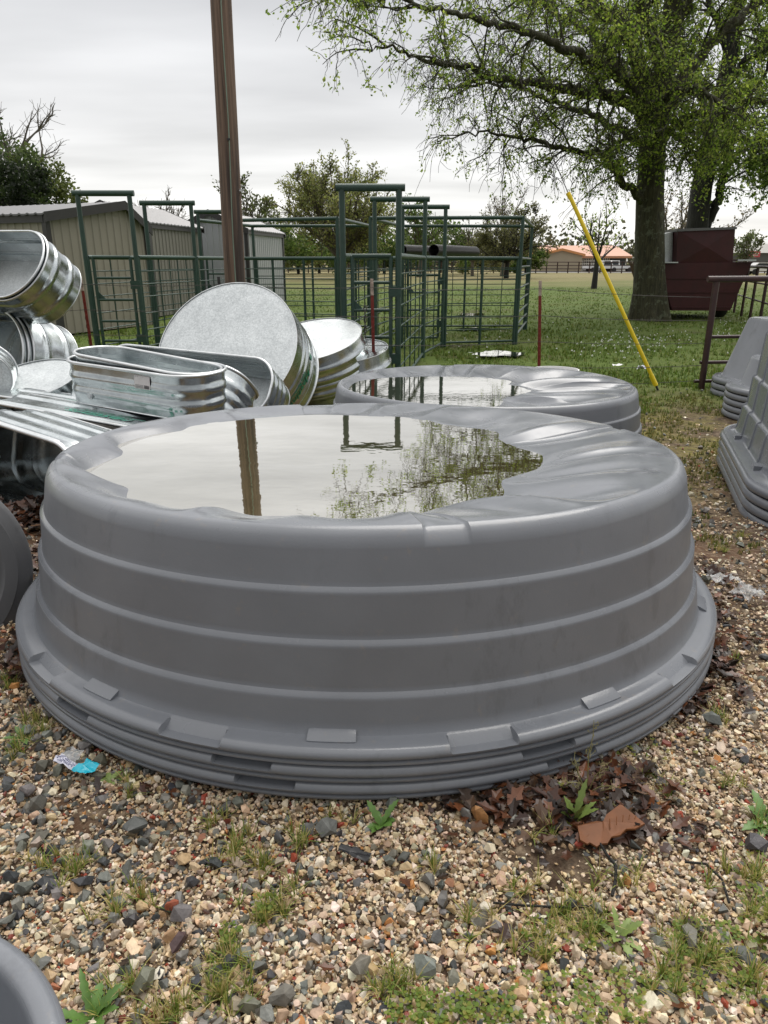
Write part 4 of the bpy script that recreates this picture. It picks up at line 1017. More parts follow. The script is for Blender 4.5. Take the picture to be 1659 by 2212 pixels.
def car(label, x, Y, hd, pickup, mat, s=1.0):
    p = Vector((at(x, 575, Y).x, Y, gz(50))); t = thing('pickup_truck' if pickup else 'parked_car', label, 'pickup truck' if pickup else 'car', p, 'vehicles parked across the pasture')
    L = 5.4 if pickup else 4.5
    pr = [(-L / 2, .45), (-L / 2, .95), (-.2 if pickup else -L / 2 + .5, 1.0), (-.1 if pickup else -L / 2 + .9, 1.75 if pickup else 1.45), (1.0, 1.75 if pickup else 1.45), (1.55, 1.05), (L / 2, .95), (L / 2, .45)]
    ca, sa = math.cos(hd), math.sin(hd)
    def T(a, b, c): return p + Vector((a * ca - b * sa, a * sa + b * ca, c))
    m = MB(); n = len(pr); m.add([T(a, -.92, z) for a, z in pr] + [T(a, .92, z) for a, z in pr], [tuple(range(n))[::-1], tuple(range(n, 2 * n))] + [(i, (i + 1) % n, n + (i + 1) % n, n + i) for i in range(n)]); m.build('body', mat, t, 0)
    z0, z1 = 1.08, (1.64 if pickup else 1.38); xa = 0.0 if pickup else -L / 2 + .95
    for sd in (-.93, .93): m = MB(); m.add([T(xa, sd, z0), T(1.35, sd, z0), T(1.0, sd, z1), T(xa + .05, sd, z1)], [(0, 1, 2, 3) if sd < 0 else (3, 2, 1, 0)]); m.build('window', M['glass_dark'], t, 0)
    for a in (-L / 2 + .95, L / 2 - .95):
        for sd in (-.85, .85): m = MB(); m.tube([T(a, sd - .12, .36), T(a, sd + .12, .36)], .36, 14); m.build('wheel', M['rubber'], t, 40)
car('white pickup in front of the tan building, left of the other pickup', 1299, 118, R(8), True, M['white']); car('white pickup nearest the big trunk, in front of the tan building', 1334, 119, R(172), True, M['white'])
car('pale car on the road beyond the dark fence at the far right', 1650, 95, R(175), False, M['white'])
p = at(1630, 549, 105); t = thing('sign', 'small red and white roadside sign on a pole at the far right', 'sign', Vector((p.x, 105, gz(50))))
m = MB(); m.tube([Vector((p.x - .9, 105, gz(50))), Vector((p.x - .9, 105, p.z + 2.6))], .12, 8); m.build('pole', M['white'], t, 60)
m = MB(); m.box(p, (1.5, .2, .8)); m.build('panel', paint('red_sign_face', (.55, .09, .10), .5), t, 0)
m = MB(); m.box(p + Vector((.0, -.11, .10)), (1.1, .02, .10)); m.box(p + Vector((.0, -.11, -.13)), (.9, .02, .10)); m.build('white_bars', M['white'], t, 0)
tag(None, None) if False else None
m = MB(); c = at(1640, 561, 135); m.box(Vector((c.x + 12, 137, gz(50) + 1.5)), (40, 10, 3.0)); b_ = thing('building', 'low grey building along the road at the far right', 'building', Vector((c.x + 12, 137, gz(50)))); m.build('wall', M['roof_metal'], b_, 0)
m = MB(); m.add([Vector((c.x - 8.5, 131, gz(50) + 3.0)), Vector((c.x + 32.5, 131, gz(50) + 3.0)), Vector((c.x + 32.5, 137, gz(50) + 4.6)), Vector((c.x - 8.5, 137, gz(50) + 4.6)), Vector((c.x - 8.5, 143, gz(50) + 3.0)), Vector((c.x + 32.5, 143, gz(50) + 3.0))], [(0, 1, 2, 3), (3, 2, 5, 4), (0, 3, 4), (1, 5, 2)]); m.build('roof', M['shed_grey'], b_, 0)
m = MB(); m.add([Vector((20, 113, gz(50) + .02)), Vector((160, 98, gz(50) + .02)), Vector((160, 106, gz(50) + .02)), Vector((20, 121, gz(50) + .02))], [(0, 1, 2, 3)]); tag(m.build('road', paint('pale_asphalt', (.22, .22, .22), .8, .1, .3), None, 0), 'pale road beyond the pasture', 'road', kind='structure')
# ------------------------------------------------------------------ trees
class TB:
    """collects tapered tubes fast"""
    def __init__(s): s.V, s.F, s.n = [], [], 0
    def tube(s, P, r, k):
        P = np.asarray(P, float); m = len(P); T = np.empty_like(P); T[1:-1] = P[2:] - P[:-2]; T[0] = P[1] - P[0]; T[-1] = P[-1] - P[-2]
        T /= np.linalg.norm(T, axis=1, keepdims=True) + 1e-9
        ref = np.array([0.31, .52, .79]) if abs(T[0] @ np.array([.31, .52, .79])) < .9 else np.array([1., 0, 0])
        U = np.cross(T, ref); U /= np.linalg.norm(U, axis=1, keepdims=True) + 1e-9; Wv = np.cross(T, U)
        a = 2 * np.pi * np.arange(k) / k; r = np.asarray(r, float)
        V = P[:, None, :] + (U[:, None, :] * np.cos(a)[None, :, None] + Wv[:, None, :] * np.sin(a)[None, :, None]) * r[:, None, None]
        i, j = np.meshgrid(np.arange(m - 1), np.arange(k), indexing='ij'); l = (j + 1) % k
        F = np.stack([i * k + j, i * k + l, (i + 1) * k + l, (i + 1) * k + j], -1).reshape(-1, 4) + s.n
        s.V.append(V.reshape(-1, 3)); s.F.append(F); s.n += m * k
    def build(s, name, mat, parent):
        V = np.concatenate(s.V) - np.array(parent_world(parent)); return npmesh(name, V, np.concatenate(s.F), mat, parent, smooth=True)
def leaves_mesh(name, P, size, tints, parent, mat, rng, long=1.5, droop=.35):
    P = np.asarray(P) - np.array(parent_world(parent)); n = len(P)
    d = rng.normal(size=(n, 3)); d[:, 2] -= droop; d /= np.linalg.norm(d, axis=1, keepdims=True)
    e = np.cross(d, rng.normal(size=(n, 3))); e /= np.linalg.norm(e, axis=1, keepdims=True) + 1e-9
    s_ = (size * rng.uniform(.6, 1.35, n))[:, None]
    V = np.stack([P, P + d * s_ * .5 * long + e * s_ * .42, P + d * s_ * long, P + d * s_ * .5 * long - e * s_ * .42], 1).reshape(-1, 3)
    F = np.arange(4 * n).reshape(n, 4); c = np.array(tints)
    k = rng.integers(0, len(c), n); t = c[k] * rng.uniform(.75, 1.25, n)[:, None]
    return npmesh(name, V, F, mat, parent, tint=t)
def unit(v): v = np.asarray(v, float); return v / (np.linalg.norm(v) + 1e-9)
def wander(p, d, L, n, rng, jit, grav):
    P = [np.array(p)]; d = unit(d)
    for i in range(n):
        d = unit(d + rng.normal(size=3) * jit + np.array([0, 0, grav])); P.append(P[-1] + d * (L / n))
    return np.array(P)
def resample(P, n):
    P = np.asarray(P, float); s = np.concatenate([[0], np.cumsum(np.linalg.norm(np.diff(P, axis=0), axis=1))]); t = np.linspace(0, s[-1], n)
    return np.stack([np.interp(t, s, P[:, k]) for k in range(3)], 1), s[-1]
def big_tree(name, label, base, trunk, limbs, seed, leaf_size, tints, dens=1.0, bare=0.0, bark='bark'):
    rng = np.random.default_rng(seed); t = thing(name, label, 'tree', base); tb = TB(); LP = []
    P, _ = resample([p for p, r in trunk], 40); sr = np.interp(np.linspace(0, 1, 40), np.linspace(0, 1, len(trunk)), [r for p, r in trunk])
    k = 56; V = []
    for i in range(40):
        for a in np.linspace(0, 2 * np.pi, k, endpoint=False):
            fl = 1 + .10 * mnoise.noise(Vector((math.cos(a) * 1.6, math.sin(a) * 1.6, i * .12 + seed))) - .055 * abs(mnoise.noise(Vector((math.cos(a) * 7, math.sin(a) * 7, i * .30 + seed)))) + (.22 * max(0, 1 - i / 6) ** 2 * (.6 + .8 * math.sin(a * 5 + seed)))
            V.append(P[i] + np.array([math.cos(a), math.sin(a), 0]) * sr[i] * fl)
    ii, jj = np.meshgrid(np.arange(39), np.arange(k), indexing='ij'); ll = (jj + 1) % k
    tb.V.append(np.array(V)); tb.F.append(np.stack([ii * k + jj, ii * k + ll, (ii + 1) * k + ll, (ii + 1) * k + jj], -1).reshape(-1, 4)); tb.n = 40 * k
    def leafy(P, n, spread):
        for _ in range(n):
            if rng.random() < .42: continue
            q = P[rng.integers(max(1, len(P) // 4), len(P))]; c = q + rng.normal(size=3) * spread * .5
            for _ in range(rng.integers(4, 10)): LP.append(c + rng.normal(size=3) * .058)
    for lp, r0, r1, nb, blen, lv in limbs:
        P, L = resample(lp, max(10, int(6 * len(lp)))); n = len(P); P[1:-1] += rng.normal(size=(n - 2, 3)) * .035
        rr = np.linspace(r0, r1, n) ** 1.0; tb.tube(P, rr, 9)
        tips = [(P[-1], unit(P[-1] - P[-3]), .8)]
        for b in range(nb):
            f = rng.uniform(.16, 1.0); i = min(n - 2, int(f * (n - 1))); tdir = unit(P[i + 1] - P[i])
            side = unit(np.cross(tdir, rng.normal(size=3))); d = unit(tdir * rng.uniform(.2, .9) + side * rng.uniform(.6, 1.1) + np.array([0, 0, rng.uniform(-.25, .55)]))
            tips.append((P[i], d, blen * rng.uniform(.5, 1.25) * (1.15 - .5 * f)))
        for p, d, Lb in tips:
            m = 9; B = wander(p, d, Lb, m, rng, .16, -.045); tb.tube(B, np.linspace(max(.014, .016 * Lb + .006), .007, m + 1), 5)
            for q in range(int(5 + 4.2 * Lb)):
                f = rng.uniform(.2, 1); i = min(m - 1, int(f * m)); td = unit(B[i + 1] - B[i]); d2 = unit(td * .7 + rng.normal(size=3) * .75 + np.array([0, 0, -.15]))
                Lt = rng.uniform(.35, 1.0) * (1.0 if rng.random() > .2 else 1.5); isbare = rng.random() < bare * lv
                T = wander(B[i], d2, Lt, 6, rng, .22, -.14 if not isbare else -.20); tb.tube(T, np.linspace(.0085, .0045, 7), 3)
                for _ in range(rng.integers(0, 3)):
                    j = rng.integers(1, 6); T2 = wander(T[j], unit(T[j] - T[j - 1]) + rng.normal(size=3) * .7, Lt * .45, 4, rng, .25, -.1); tb.tube(T2, np.linspace(.006, .004, 5), 3)
                    if not isbare: leafy(T2, int(3 * dens * rng.uniform(.5, 1.5)), .05)
                if not isbare: leafy(T, max(1, int(6.5 * dens * rng.uniform(.35, 1.6))), .06)
    tb.build('trunk', M[bark], t); leaves_mesh('crown', LP, leaf_size, tints, t, M['leaf'], rng); return t, len(LP)
bt = gp(1402, 692); Y0 = bt.y + .5
def LPt(lst): return [np.array(at(x, y, Y0 + dy)) for x, y, dy in lst]
trunk = list(zip(LPt([(1402, 694, 0), (1402, 660, 0), (1402, 560, 0), (1405, 420, 0), (1411, 300, 0), (1424, 220, 0), (1438, 140, 0), (1450, 50, .1), (1462, -80, .2), (1474, -260, .3)]), [.50, .43, .39, .365, .345, .31, .27, .21, .16, .07]))
limbs = [
 (LPt([(1415, 240, 0), (1395, 170, -.3), (1370, 103, -.6), (1340, 48, -.9), (1273, 12, -1.3), (1200, -40, -1.6), (1110, -100, -2.2), (1010, -130, -2.8)]), .22, .04, 26, 2.1, .2),
 (LPt([(1407, 300, 0), (1382, 241, -.2), (1340, 215, -.5), (1297, 202, -.8), (1219, 193, -1.2), (1170, 178, -1.5), (1128, 178, -1.7), (1050, 166, -2), (1020, 145, -2.2), (960, 142, -2.4), (900, 127, -2.7), (851, 102, -3), (785, 93, -3.2)]), .17, .018, 36, 1.8, .75),
 (LPt([(1404, 450, 0), (1370, 416, -.3), (1340, 386, -.5), (1303, 332, -.8), (1260, 329, -1), (1200, 318, -1.3), (1130, 300, -1.5), (1060, 285, -1.8), (1000, 290, -2)]), .12, .016, 34, 1.45, .45),
 (LPt([(1408, 335, .1), (1350, 285, .6), (1280, 250, 1), (1200, 220, 1.4), (1130, 190, 1.8), (1040, 180, 2.2), (960, 190, 2.5)]), .11, .016, 30, 1.7, .5),
 (LPt([(1425, 240, 0), (1470, 180, .2), (1520, 110, .4), (1580, 50, .6), (1659, -10, 1), (1760, -60, 1.4)]), .20, .04, 26, 1.9, .05),
 (LPt([(1414, 330, 0), (1460, 270, -.3), (1530, 230, -.6), (1600, 215, -.8), (1690, 225, -1), (1780, 250, -1.2)]), .12, .02, 28, 1.7, .1),
 (LPt([(1440, 160, 0), (1400, 60, -.2), (1370, -60, -.4), (1330, -220, -.6), (1290, -350, -.8)]), .2, .04, 26, 2.1, .1),
 (LPt([(1455, 60, .1), (1520, -50, .3), (1600, -150, .5), (1700, -240, .8)]), .15, .04, 18, 2.0, .1),
 (LPt([(1412, 285, -.2), (1380, 205, -1), (1320, 150, -2), (1240, 110, -2.8), (1150, 75, -3.4), (1050, 45, -4), (930, 15, -4.5), (820, -10, -5), (720, -15, -5.4)]), .15, .016, 40, 1.6, .35),
 (LPt([(1420, 255, -.2), (1446, 205, -1.2), (1492, 190, -2.2), (1545, 210, -3), (1600, 250, -3.6)]), .12, .02, 26, 1.5, .05),
 (LPt([(1422, 245, .2), (1350, 150, 1.6), (1270, 70, 2.8), (1180, 10, 3.8), (1080, -30, 4.6)]), .14, .03, 24, 2.0, .1),
 (LPt([(1409, 330, -.3), (1400, 300, -.9), (1385, 290, -1.5), (1350, 300, -2.2), (1300, 330, -2.8)]), .07, .014, 18, 1.0, .1),
 (LPt([(1418, 300, -.3), (1440, 290, -.9), (1470, 300, -1.5), (1500, 330, -2.0)]), .07, .014, 20, 1.0, .05),
 (LPt([(1436, 150, -.2), (1430, 120, -1.4), (1410, 80, -2.6), (1360, 50, -3.4), (1300, 40, -4)]), .10, .02, 24, 1.4, .05),
]
TG = [(.29, .40, .05), (.20, .31, .036), (.36, .45, .075), (.13, .21, .028), (.30, .35, .08)]
_, n1 = big_tree('broadleaf_tree', 'huge spreading tree with a thick lichened trunk and fresh spring leaves over the right half', bt, trunk, limbs, 11, .052, TG, .58, .9)
b2 = g3(at(1500, 600, 27.0).x, 27.0)
def LP2(lst): return [np.array(at(x, y, 27.0 + dy)) for x, y, dy in lst]
trunk2 = list(zip([np.array(b2)] + LP2([(1507, 480, 0), (1514, 410, 0), (1528, 345, 0), (1545, 280, 0), (1562, 200, 0), (1580, 100, 0), (1600, -40, .2), (1615, -200, .3)]), [.52, .38, .37, .34, .30, .26, .21, .14, .06]))
limbs2 = [(LP2([(1525, 490, 0), (1552, 430, 0), (1570, 340, -.2), (1592, 280, -.4), (1630, 190, -.6), (1680, 110, -.8)]), .17, .04, 20, 2.2, .3),
 (LP2([(1545, 280, 0), (1510, 200, .3), (1470, 120, .6), (1420, 60, 1), (1360, 20, 1.4)]), .15, .03, 22, 2.2, .1),
 (LP2([(1562, 200, 0), (1610, 130, -.3), (1680, 70, -.6), (1760, 40, -.8)]), .15, .03, 20, 2.4, .1),
 (LP2([(1530, 340, -.1), (1580, 300, -1), (1640, 300, -2), (1700, 330, -2.8)]), .10, .02, 24, 1.9, .1),
 (LP2([(1575, 120, 0), (1540, 20, .2), (1500, -80, .4), (1450, -200, .6)]), .14, .03, 20, 2.4, .1),
 (LP2([(1590, 30, 0), (1640, -60, .2), (1720, -150, .4)]), .12, .03, 16, 2.4, .1)]
big_tree('broadleaf_tree', 'dark-trunked tree with a forked stem rising behind the maroon feed wagon', b2, trunk2, limbs2, 12, .085, [(.18, .27, .04), (.12, .20, .03), (.23, .31, .06)], .55, .2, 'bark_dark')

def vase_tree(name, label, base, H, spread, seed, twig_r, leaf, tints, nl, trunk_h=.22, group='bare and budding trees beyond the pasture', lim=9, bark='twig', flat=0.0, sub=7, tr=None):
    rng = np.random.default_rng(seed); t = thing(name, label, 'tree', base, group); tb = TB(); LP = []; b = np.array(base); r0 = tr or H * .028
    top = b + np.array([rng.normal() * .02 * H, 0, trunk_h * H]); tb.tube([b - [0, 0, .1], b + (top - b) * .5, top], [r0 * 1.25, r0, r0 * .9], 8)
    for i in range(lim):
        a = 2 * np.pi * (i + rng.uniform(-.3, .3)) / lim; tilt_ = rng.uniform(.12, .95) if i else .05
        d = np.array([math.cos(a) * tilt_ * spread, math.sin(a) * tilt_ * spread, 1 - .55 * tilt_ * spread * flat]); L = H * (1 - trunk_h) * rng.uniform(.72, 1.0) * (1 - .25 * flat * tilt_)
        P = wander(top - [0, 0, rng.uniform(0, .25) * trunk_h * H], d, L, 12, rng, .10, .03 * (1 - flat)); tb.tube(P, np.linspace(r0 * .5, twig_r, 13), 6)
        for q in range(sub):
            j = rng.integers(2, 12); d2 = unit(unit(P[j] - P[j - 1]) + rng.normal(size=3) * .55); L2 = L * rng.uniform(.25, .5) * (1.2 - j / 14)
            P2 = wander(P[j], d2, L2, 8, rng, .15, .05); tb.tube(P2, np.linspace(max(twig_r, r0 * .16), twig_r * .8, 9), 4)
            for w in range(sub):
                j2 = rng.integers(1, 8); P3 = wander(P2[j2], unit(P2[j2] - P2[j2 - 1]) + rng.normal(size=3) * .6, L2 * rng.uniform(.3, .6), 5, rng, .2, .06); tb.tube(P3, np.linspace(twig_r * .9, twig_r * .5, 6), 3)
                for _ in range(nl): LP.append(P3[rng.integers(1, 6)] + rng.normal(size=3) * leaf * .8)
    tb.build('trunk', M[bark], t)
    if LP: leaves_mesh('crown', LP, leaf, tints, t, M['leaf'], rng, 1.3, 0.0)
    return t
BUD = [(.23, .25, .08), (.17, .20, .06), (.28, .27, .11)]
GRN = [(.11, .17, .04), (.075, .125, .03), (.15, .21, .05)]
DRK = [(.065, .10, .03), (.045, .07, .022), (.09, .125, .04)]
def far(x, y, Y): p = at(x, y, Y); return g3(p.x, Y)
vase_tree('budding_tree', 'large vase-shaped tree just budding, between the utility pole and the middle arches', far(738, 600, 72), 12.0, 1.55, 21, .026, .17, [(.27, .30, .09), (.20, .24, .07), (.32, .32, .12)], 7, .20, lim=28, sub=10, flat=.42)
vase_tree('budding_tree', 'smaller tree with clumped pale leaves right behind the utility pole', far(560, 600, 62), 8.6, .95, 22, .022, .20, [(.11, .135, .045), (.08, .10, .03)], 4, .25, lim=8, sub=6)
vase_tree('budding_tree', 'dark low-branched tree with a wide dense crown right of the corral', far(1093, 600, 74), 8.2, 1.7, 23, .024, .15, [(.12, .13, .05), (.16, .16, .065)], 6, .22, lim=18, sub=9, flat=.7, bark='bark_dark')
vase_tree('budding_tree', 'thin pale tree behind the right end of the corral', far(1085, 600, 84), 9.6, .7, 24, .018, .12, [(.17, .15, .09)], 3, .3, lim=9, sub=7)
vase_tree('budding_tree', 'small leaning tree in front of the tan building', far(1285, 600, 46), 5.6, 1.3, 25, .012, .12, TG, 2, .3, lim=7, sub=5, flat=.5, bark='bark_dark')
vase_tree('budding_tree', 'tree with brownish buds seen between the two big trunks', far(1465, 600, 50), 7.2, 1.0, 26, .014, .12, [(.16, .12, .06), (.12, .11, .05)], 3, .2, lim=9, sub=6)
vase_tree('bare_tree', 'bare pale-twigged tree above the dark evergreens at the far left', far(28, 600, 44), 12.2, .95, 27, .018, .1, BUD, 0, .3, group='trees at the far left', lim=9, sub=7)
vase_tree('bare_tree', 'bare brown tree poking over the roof of the middle shed', far(372, 600, 55), 6.8, 1.1, 28, .018, .1, BUD, 0, .3, lim=10, sub=7)
vase_tree('budding_tree', 'small upright tree at the far right beyond the road', far(1606, 600, 100), 5.9, .7, 29, .03, .28, [(.12, .15, .06)], 5, .25, lim=7, sub=5)
vase_tree('budding_tree', 'green tree peeping between the middle arches', far(905, 600, 80), 8.4, .9, 30, .022, .24, GRN, 5, .28, lim=8, sub=6)
vase_tree('bare_tree', 'thin bare tree left of the dark low-branched one', far(1020, 600, 86), 6.6, 1.2, 31, .02, .14, [(.12, .13, .06)], 2, .25, lim=9, sub=6)
def clump_tree(name, label, base, blobs, n, leaf, tints, seed, group):
    rng = np.random.default_rng(seed); t = thing(name, label, 'tree', base, group); b = np.array(base); tb = TB()
    zc = blobs[0][2]; tb.tube([b - [0, 0, .1], b + [0, 0, zc * .6], b + [blobs[0][0], blobs[0][1], zc]], [.22, .17, .08], 7)
    for q in blobs: tb.tube([b + [0, 0, zc * .35], b + np.array([q[0] * .5, q[1] * .5, q[2] * .75]), b + np.array(q[:3])], [.12, .08, .03], 5)
    LP = []; tot = sum(q[3] ** 2 for q in blobs)
    for x, y, z, r in blobs:
        k = int(n * r * r / tot); sub = rng.normal(size=(max(6, int(14 * r)), 3)); sub /= np.linalg.norm(sub, axis=1, keepdims=True); sub *= r * rng.uniform(.35, 1.0, (len(sub), 1)) ** .5
        c = sub[rng.integers(0, len(sub), k)] + rng.normal(size=(k, 3)) * r * .17; LP.append(b + np.array([x, y, z]) + c * [1, 1, .85])
    tb.build('trunk', M['bark_dark'], t); leaves_mesh('crown', np.concatenate(LP), leaf, tints, t, M['leaf'], rng, 1.2, 0.0); return t
LG = 'trees at the far left'
clump_tree('evergreen_tree', 'dark evergreen with a rounded top at the left edge, above the shed roof', far(30, 600, 36), [(0, 0, 5.5, 1.9), (-.9, .3, 4.2, 1.6), (.6, -.2, 4.0, 1.5), (-2.0, 0, 5.0, 1.6)], 9000, .14, DRK, 41, LG)
clump_tree('evergreen_tree', 'darkest evergreen just right of the rounded one, over the shed roof', far(76, 600, 34), [(0, 0, 4.8, 1.2), (.25, 0, 3.4, 1.0), (-.4, .2, 3.6, 1.1)], 6000, .13, [(.016, .026, .011), (.024, .036, .014)], 42, LG)
clump_tree('broadleaf_tree', 'yellow-green leafy tree sloping down over the shed roof at the left', far(128, 600, 40), [(-.5, 0, 5.9, 1.3), (.5, 0, 4.9, 1.35), (1.1, .2, 4.0, 1.1), (-.6, 0, 4.4, 1.3)], 5200, .15, [(.13, .155, .04), (.09, .115, .03)], 43, LG)
WG = 'woodland trees along the far side of the pasture'
rng_ = np.random.default_rng(5)
for k, (x, h, w, c, lab) in enumerate(((612, 4.2, 2.6, GRN, 'dull green bushy tree right beside the pale shed'), (645, 3.4, 2.0, BUD, 'low olive bush under the large budding tree, left side'), (690, 4.0, 2.4, GRN, 'green bush just left of the trunk of the large budding tree'),
                                     (765, 3.8, 2.4, GRN, 'green bush just right of the trunk of the large budding tree'), (830, 4.6, 2.8, GRN, 'bushy tree seen through the nearest middle arch'), (880, 3.6, 2.2, DRK, 'dark bush behind the black culvert pipes'),
                                     (960, 4.2, 2.6, GRN, 'olive bush behind the farthest middle arch'), (1040, 3.0, 2.4, BUD, 'low bush left of the dark low-branched tree'), (1135, 2.6, 1.8, GRN, 'low bush by the left end of the tan building'))):
    Yk = 96 + 5 * (k % 3); clump_tree('woodland_tree', lab, far(x, 600, Yk), [(0, 0, h, w), (-w * .9, .4, h * .62, w * .8), (w * .9, -.3, h * .66, w * .8)], 2300, .34, c, 50 + k, WG)
# farther wood that reads as one mass
rng_ = np.random.default_rng(6); P = []
for k in range(150):
    X = rng_.uniform(-75, 60); Yk = 150 + rng_.uniform(-8, 25); h = rng_.uniform(3, 7.5); c = rng_.normal(size=(110, 3)) * [2.6, 1.5, h * .33] + [X, Yk, gz(50) + h * .55]; P.append(c)
wood = thing('distant_wood', 'hazy olive wood filling the skyline behind the pasture', 'wood', (0, 150, gz(50))); wood['kind'] = 'stuff'
leaves_mesh('foliage', np.concatenate(P), .75, [(.085, .095, .05), (.06, .072, .04), (.11, .11, .06)], wood, M['leaf'], rng_, 1.2, 0)
# ------------------------------------------------------------------ gravel, grass, leaves, weeds, litter
def gnz(x, y): return gz(y) + .012 * mnoise.noise(Vector((x * .9, y * .9, 3.1))) - .012
def stone_protos(n, rng, flat=(.5, .9)):
    res = []
    for _ in range(n):
        k = int(rng.integers(10, 17)); p = rng.normal(size=(k, 3)); p /= np.linalg.norm(p, axis=1, keepdims=True); p *= rng.uniform(.8, 1.1, (k, 1)); p *= [1, rng.uniform(.6, .95), rng.uniform(*flat)]
        bm = bmesh.new(); vs = [bm.verts.new(q) for q in p]; bmesh.ops.convex_hull(bm, input=vs); bm.verts.index_update()
        for v in [v for v in bm.verts if not v.link_faces]: bm.verts.remove(v)
        bmesh.ops.triangulate(bm, faces=bm.faces[:]); bm.verts.index_update(); V = np.array([v.co[:] for v in bm.verts]); F = np.array([[v.index for v in f.verts] for f in bm.faces]); bm.free(); res.append((V, F))
    return res
def rotm(rng, n, tilt=.6):
    a, b, c = rng.uniform(0, 2 * np.pi, n), rng.normal(0, tilt, n), rng.normal(0, tilt, n)
    ca, sa, cb, sb, cc, sc = np.cos(a), np.sin(a), np.cos(b), np.sin(b), np.cos(c), np.sin(c); Z = np.zeros(n); O = np.ones(n)
    A = np.stack([ca, -sa, Z, sa, ca, Z, Z, Z, O], -1).reshape(n, 3, 3); B = np.stack([O, Z, Z, Z, cb, -sb, Z, sb, cb], -1).reshape(n, 3, 3); C = np.stack([cc, Z, sc, Z, O, Z, -sc, Z, cc], -1).reshape(n, 3, 3)
    return A @ B @ C
SLATE = [(.125, .130, .115), (.09, .095, .088), (.165, .165, .15), (.15, .14, .11), (.05, .052, .056), (.19, .185, .165)]
PALE = [(.62, .50, .34), (.68, .58, .43), (.54, .40, .24), (.72, .64, .51), (.42, .29, .16), (.60, .46, .29), (.62, .50, .37), (.54, .40, .27), (.38, .31, .23), (.28, .20, .12)]
ODD = [(.30, .055, .03), (.42, .19, .06), (.20, .05, .035), (.34, .15, .08)]
BARE = [(1260, 1760, .16, .10), (1330, 1790, .12, .06), (1180, 1830, .12, .05), (1000, 1720, .14, .03), (1230, 1870, .10, .05)]
def scatter_gravel():
    rng = np.random.default_rng(3); want = 135000; pos = []
    while len(pos) < want:
        y = .62 + 8.6 * rng.random() ** 2.0; hw = .62 * y + .75; x = rng.uniform(-hw, hw)
        if (x - B1.x) ** 2 + (y - B1.y) ** 2 < 1.29 ** 2 or (x - B2.x) ** 2 + (y - B2.y) ** 2 < 1.29 ** 2: continue
        n = mnoise.noise(Vector((x * 1.1, y * 1.1, 7.7))); n2 = mnoise.noise(Vector((x * 3.3, y * 3.3, 1.7)))
        dens = 1.0 - _ss(2.6, 6.5, y) * .50 - (.75 if n2 + .5 * n > .52 else 0)
        if y > 7.6: dens *= .35
        d = math.hypot(x, y - .2) ** 2
        if rng.random() > dens * min(1, 3.6 / (d + .6)) : continue
        skip = False
        for bx, by, rx, ry in BAREP:
            e = ((x - bx) / rx) ** 2 + ((y - by) / ry) ** 2
            if e < 1 and rng.random() > .12 + .5 * e * e: skip = True
        if skip: continue
        pos.append((x, y, n, n2))
    pos = np.array(pos); n = len(pos); u = rng.random(n)
    size = .0052 * np.exp(rng.normal(0, .40, n)) * (1 + .17 * np.maximum(0, pos[:, 1] - 1.2))
    leftish = 1 / (1 + np.exp((pos[:, 0] - .10) * 4)); pslate = .030 + .070 * leftish + .045 * (pos[:, 2] > .15) + .20 * _ss(2.2, 4.6, pos[:, 1]); kind = np.where(u < pslate, 1, np.where(u > .955 - .02 * leftish, 2, 0))
    size = np.where(kind == 1, size * rng.choice([1.0, 1.5, 2.1, 2.8], n, p=[.34, .36, .23, .07]), size); size = np.where(kind == 2, size * rng.uniform(.6, 1.25, n), size); size = np.clip(size, .0035, .028)
    pal = [np.array(PALE), np.array(SLATE), np.array(ODD)]
    tint = np.zeros((n, 3))
    for k in range(3):
        m = kind == k; tint[m] = pal[k][rng.integers(0, len(pal[k]), m.sum())]
    tint *= rng.uniform(.78, 1.2, (n, 1)) * rng.uniform(.94, 1.06, (n, 3))
    z = np.array([gnz(p[0], p[1]) for p in pos]) + size * rng.uniform(-.1, .9, n)
    pr = stone_protos(26, rng); pid = rng.integers(0, 26, n); Rm = rotm(rng, n); VV, FF, TT = [], [], []; off = 0
    for k, (V, F) in enumerate(pr):
        idx = np.where(pid == k)[0]; Q = np.einsum('nij,vj->nvi', Rm[idx], V) * size[idx][:, None, None] + np.stack([pos[idx, 0], pos[idx, 1], z[idx]], -1)[:, None, :]
        VV.append(Q.reshape(-1, 3)); FF.append((F[None] + (np.arange(len(idx)) * len(V))[:, None, None] + off).reshape(-1, 3)); off += len(idx) * len(V); TT.append(np.repeat(tint[idx], len(F), axis=0))
    o = npmesh('gravel', np.concatenate(VV), np.concatenate(FF), M['stone'], tint=np.concatenate(TT)); tag(o, 'loose mixed gravel of cream, tan and slate stones covering the yard', 'gravel', kind='stuff')
BAREP = []
for x, y, rx, ry in BARE: p = gp(x, y); BAREP.append((p.x, p.y, rx, ry))
scatter_gravel()
def rock(label, x, y, s, c, seed, fl=.6):
    p = gp(x, y); rng = np.random.default_rng(seed); V, F = stone_protos(1, rng, (fl, fl + .05))[0]; a = rng.uniform(0, 6.28); ca, sa = math.cos(a), math.sin(a)
    V = V @ np.array([[ca, sa, 0], [-sa, ca, 0], [0, 0, 1]]) * s; V += [p.x, p.y, p.z + s * fl * .55]
    o = npmesh('rock', V, F, M['stone'], tint=np.tile(np.array([c]), (len(F), 1))); tag(o, label, 'rock', 'larger stones lying on the gravel')
rock('orange-tan stone standing by the brown leaves in front of the tank', 1036, 1772, .028, (.36, .18, .07), 1, .9)
rock('large grey slate slab on the gravel, right of the turquoise wrapper', 296, 1790, .034, (.10, .105, .10), 2, .6)
rock('grey slate slab at the right, below the plastic bag litter', 1541, 1556, .034, (.13, .14, .13), 3, .45)
rock('reddish stone in the left foreground gravel', 372, 1962, .020, (.32, .09, .05), 4, .7)
